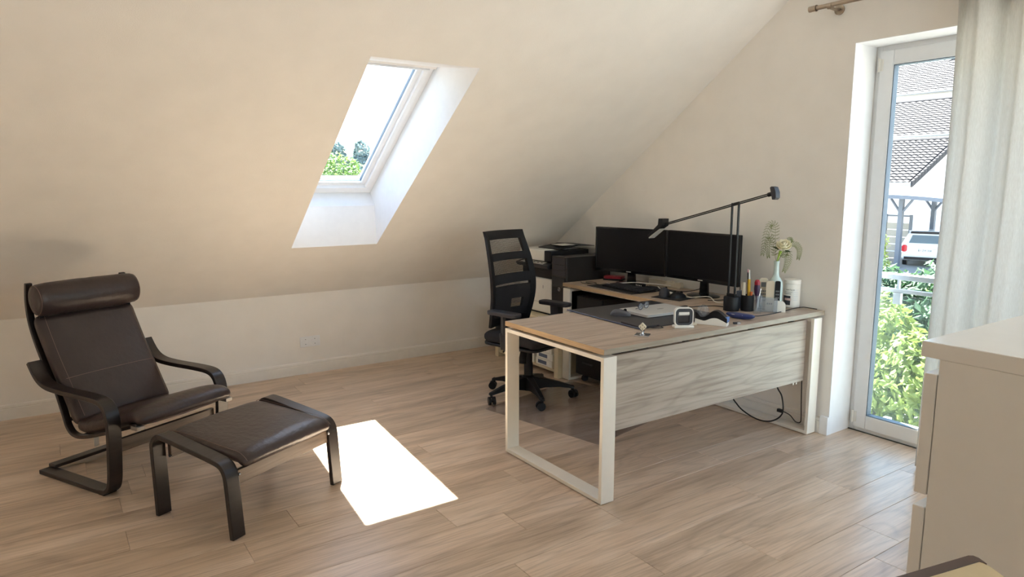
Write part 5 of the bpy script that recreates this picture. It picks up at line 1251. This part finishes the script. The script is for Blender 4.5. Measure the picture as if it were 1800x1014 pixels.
frond([rp(0.0,0.08),rp(-0.012,0.15),rp(-0.018,0.24),rp(-0.024,0.30),rp(-0.050,0.305),rp(-0.072,0.25),rp(-0.082,0.18),rp(-0.088,0.13)], 1)
frond([rp(-0.002,0.08),rp(-0.02,0.14),rp(-0.03,0.20),rp(-0.050,0.235),rp(-0.060,0.20),rp(-0.058,0.15),rp(-0.052,0.115)], 2, 0.024)
frond([rp(0.002,0.08),rp(0.03,0.13),rp(0.07,0.185),rp(0.105,0.190),rp(0.128,0.165),rp(0.130,0.13),rp(0.126,0.105)], 3, 0.024)
frond([rp(0.002,0.085),rp(0.03,0.125),rp(0.06,0.14),rp(0.066,0.10),rp(0.058,0.06),rp(0.046,0.03)], 4, 0.028)
frond([rp(0.0,0.08),rp(0.03,0.14),rp(0.05,0.21),rp(0.075,0.225),rp(0.085,0.205)], 5, 0.014)

# white jar with lid and printed label
jr = root('wipes_jar', (2.860, -0.062, T), 'white screw top tub with a dark printed picture, beside the gable wall', 'jar')
bm = B(); lathe(bm, [(0.0,0.0),(0.042,0.0),(0.046,0.004),(0.047,0.012),(0.047,0.142),(0.045,0.146),(0.0,0.146)], (0,0,0), 36); jb = obj('tub', bm, WHITEP, jr, smooth=True, autosmooth=40)
bm = B(); lathe(bm, [(0.045,0.147),(0.0485,0.147),(0.0485,0.168),(0.045,0.172),(0.0,0.172)], (0,0,0), 36); obj('lid', bm, WHITEP, jr, smooth=True, autosmooth=40)
def patch_cyl(r, a0, a1, z0, z1, mat, nm, par, n=10):
    bm = B(); rows_ = [[bm.verts.new((r*math.cos(a), r*math.sin(a), z)) for a in [a0+(a1-a0)*i/n for i in range(n+1)]] for z in (z0, z1)]
    for i in range(n): bm.faces.new((rows_[0][i], rows_[0][i+1], rows_[1][i+1], rows_[1][i]))
    return obj(nm, bm, mat, par, smooth=True)
AC = math.atan2(-3.8+0.062, 5.32-2.86)    # facing the camera
patch_cyl(0.0473, AC-1.35, AC-0.15, 0.018, 0.074, INK, 'label_picture', jb)
patch_cyl(0.0475, AC-0.95, AC-0.10, 0.046, 0.060, simple('pinkish_print', lin(216,186,180), 0.6), 'label_highlight', jb)
for z in (0.096,0.088,0.084): patch_cyl(0.0473, AC-1.1, AC-0.1+ (0.15 if z>0.09 else 0), z, z+0.0018, GREYP, 'label_line', jb)
for i in range(6): patch_cyl(0.0473, AC+0.15, AC+0.85, 0.05+i*0.012, 0.0515+i*0.012, simple('pale_print', lin(180,190,205), 0.6) if i == 0 else bpy.data.materials['pale_print'], 'label_line', jb)
word = 'surface'
for i, ch in enumerate(word):
    a = AC - 0.70 + i*0.155
    text('label_letter', ch, 0.013, INK, jb, (0.0474*math.cos(a), 0.0474*math.sin(a), 0.112), (PI/2, 0, a+PI/2))

# =================================================================== CHEST OF DRAWERS
CXX, CYY, CH = 4.772, -2.583, 1.23
ch = root('chest_of_drawers', (CXX, CYY, 0), 'tall white chest of drawers close to the camera, its open side towards the balcony door', 'chest of drawers')
dl, dd = 0.80, 0.48
bm = B(); box(bm, 0.0, dd, 0.0, dl, 1.203, CH); obj('top_panel', bm, CHESTM, ch, bevel=0.0015)
bm = B(); box(bm, 0.030, dd, 0.001, 0.026, 0.0, 1.203); obj('side_panel', bm, CHESTM, ch, bevel=0.001, seg=1)
bm = B(); box(bm, 0.030, dd, dl-0.026, dl-0.001, 0.0, 1.203); obj('side_panel', bm, CHESTM, ch, bevel=0.001, seg=1)
bm = B(); box(bm, dd-0.012, dd-0.004, 0.026, dl-0.026, 0.02, 1.203); obj('back_panel', bm, CHESTM, ch)
for k in range(5):
    z1 = 1.176-k*0.2365; z0 = max(z1-0.213, 0.012)
    bm = B(); box(bm, 0.008, 0.0285, 0.001, dl-0.001, z0, z1); dr = obj('drawer', bm, CHESTM, ch, bevel=0.0015)
    bm = B(); box(bm, 0.0285, 0.40, 0.035, 0.045, z0+0.01, z1-0.06); box(bm, 0.0285, 0.40, dl-0.045, dl-0.035, z0+0.01, z1-0.06); box(bm, 0.0285, 0.40, 0.045, dl-0.045, z0+0.01, z0+0.02); obj('drawer_box', bm, PAPER, dr)

# =================================================================== SIDE TABLE CORNER AT THE BOTTOM RIGHT
tb_z = 1.0
stb = root('high_table', (4.960, -2.800, 0), 'beige high table corner with a dark brown rim at the very bottom right', 'table')
BEIGE = simple('beige_table_board', lin(214,196,158), 0.6, noise=0.03)
DKRIM = simple('dark_brown_rim', lin(96,82,76), 0.6)
def tp2(a, b): return (-0.21*a + 0.87*b, -0.98*a - 0.49*b)
corner = [(0.0, 0.010), (0.003, 0.003), (0.010, 0.0)]
def trp(bm, pts, z0, z1): return prism(bm, [tp2(*p) for p in pts], lambda x,y: (x,y,z0), lambda x,y: (x,y,z1))
bm = B(); trp(bm, [(0.004,0.016),(0.46,0.016),(0.46,0.36),(0.0,0.36),(0.0,0.030)], 0.975, 0.999); obj('tabletop', bm, BEIGE, stb)
bm = B(); trp(bm, corner[::-1]+[(0.0,0.024),(0.006,0.0155),(0.46,0.0155),(0.46,0.0)], 0.970, 1.0); obj('rim', bm, DKRIM, stb)
for a, b in ((0.04,0.04),(0.42,0.04),(0.42,0.32),(0.04,0.32)):
    x, y = tp2(a, b); bm = B(); tube(bm, [(x,y,0.0),(x,y,0.974)], 0.016, 12); obj('leg', bm, DKRIM, stb)
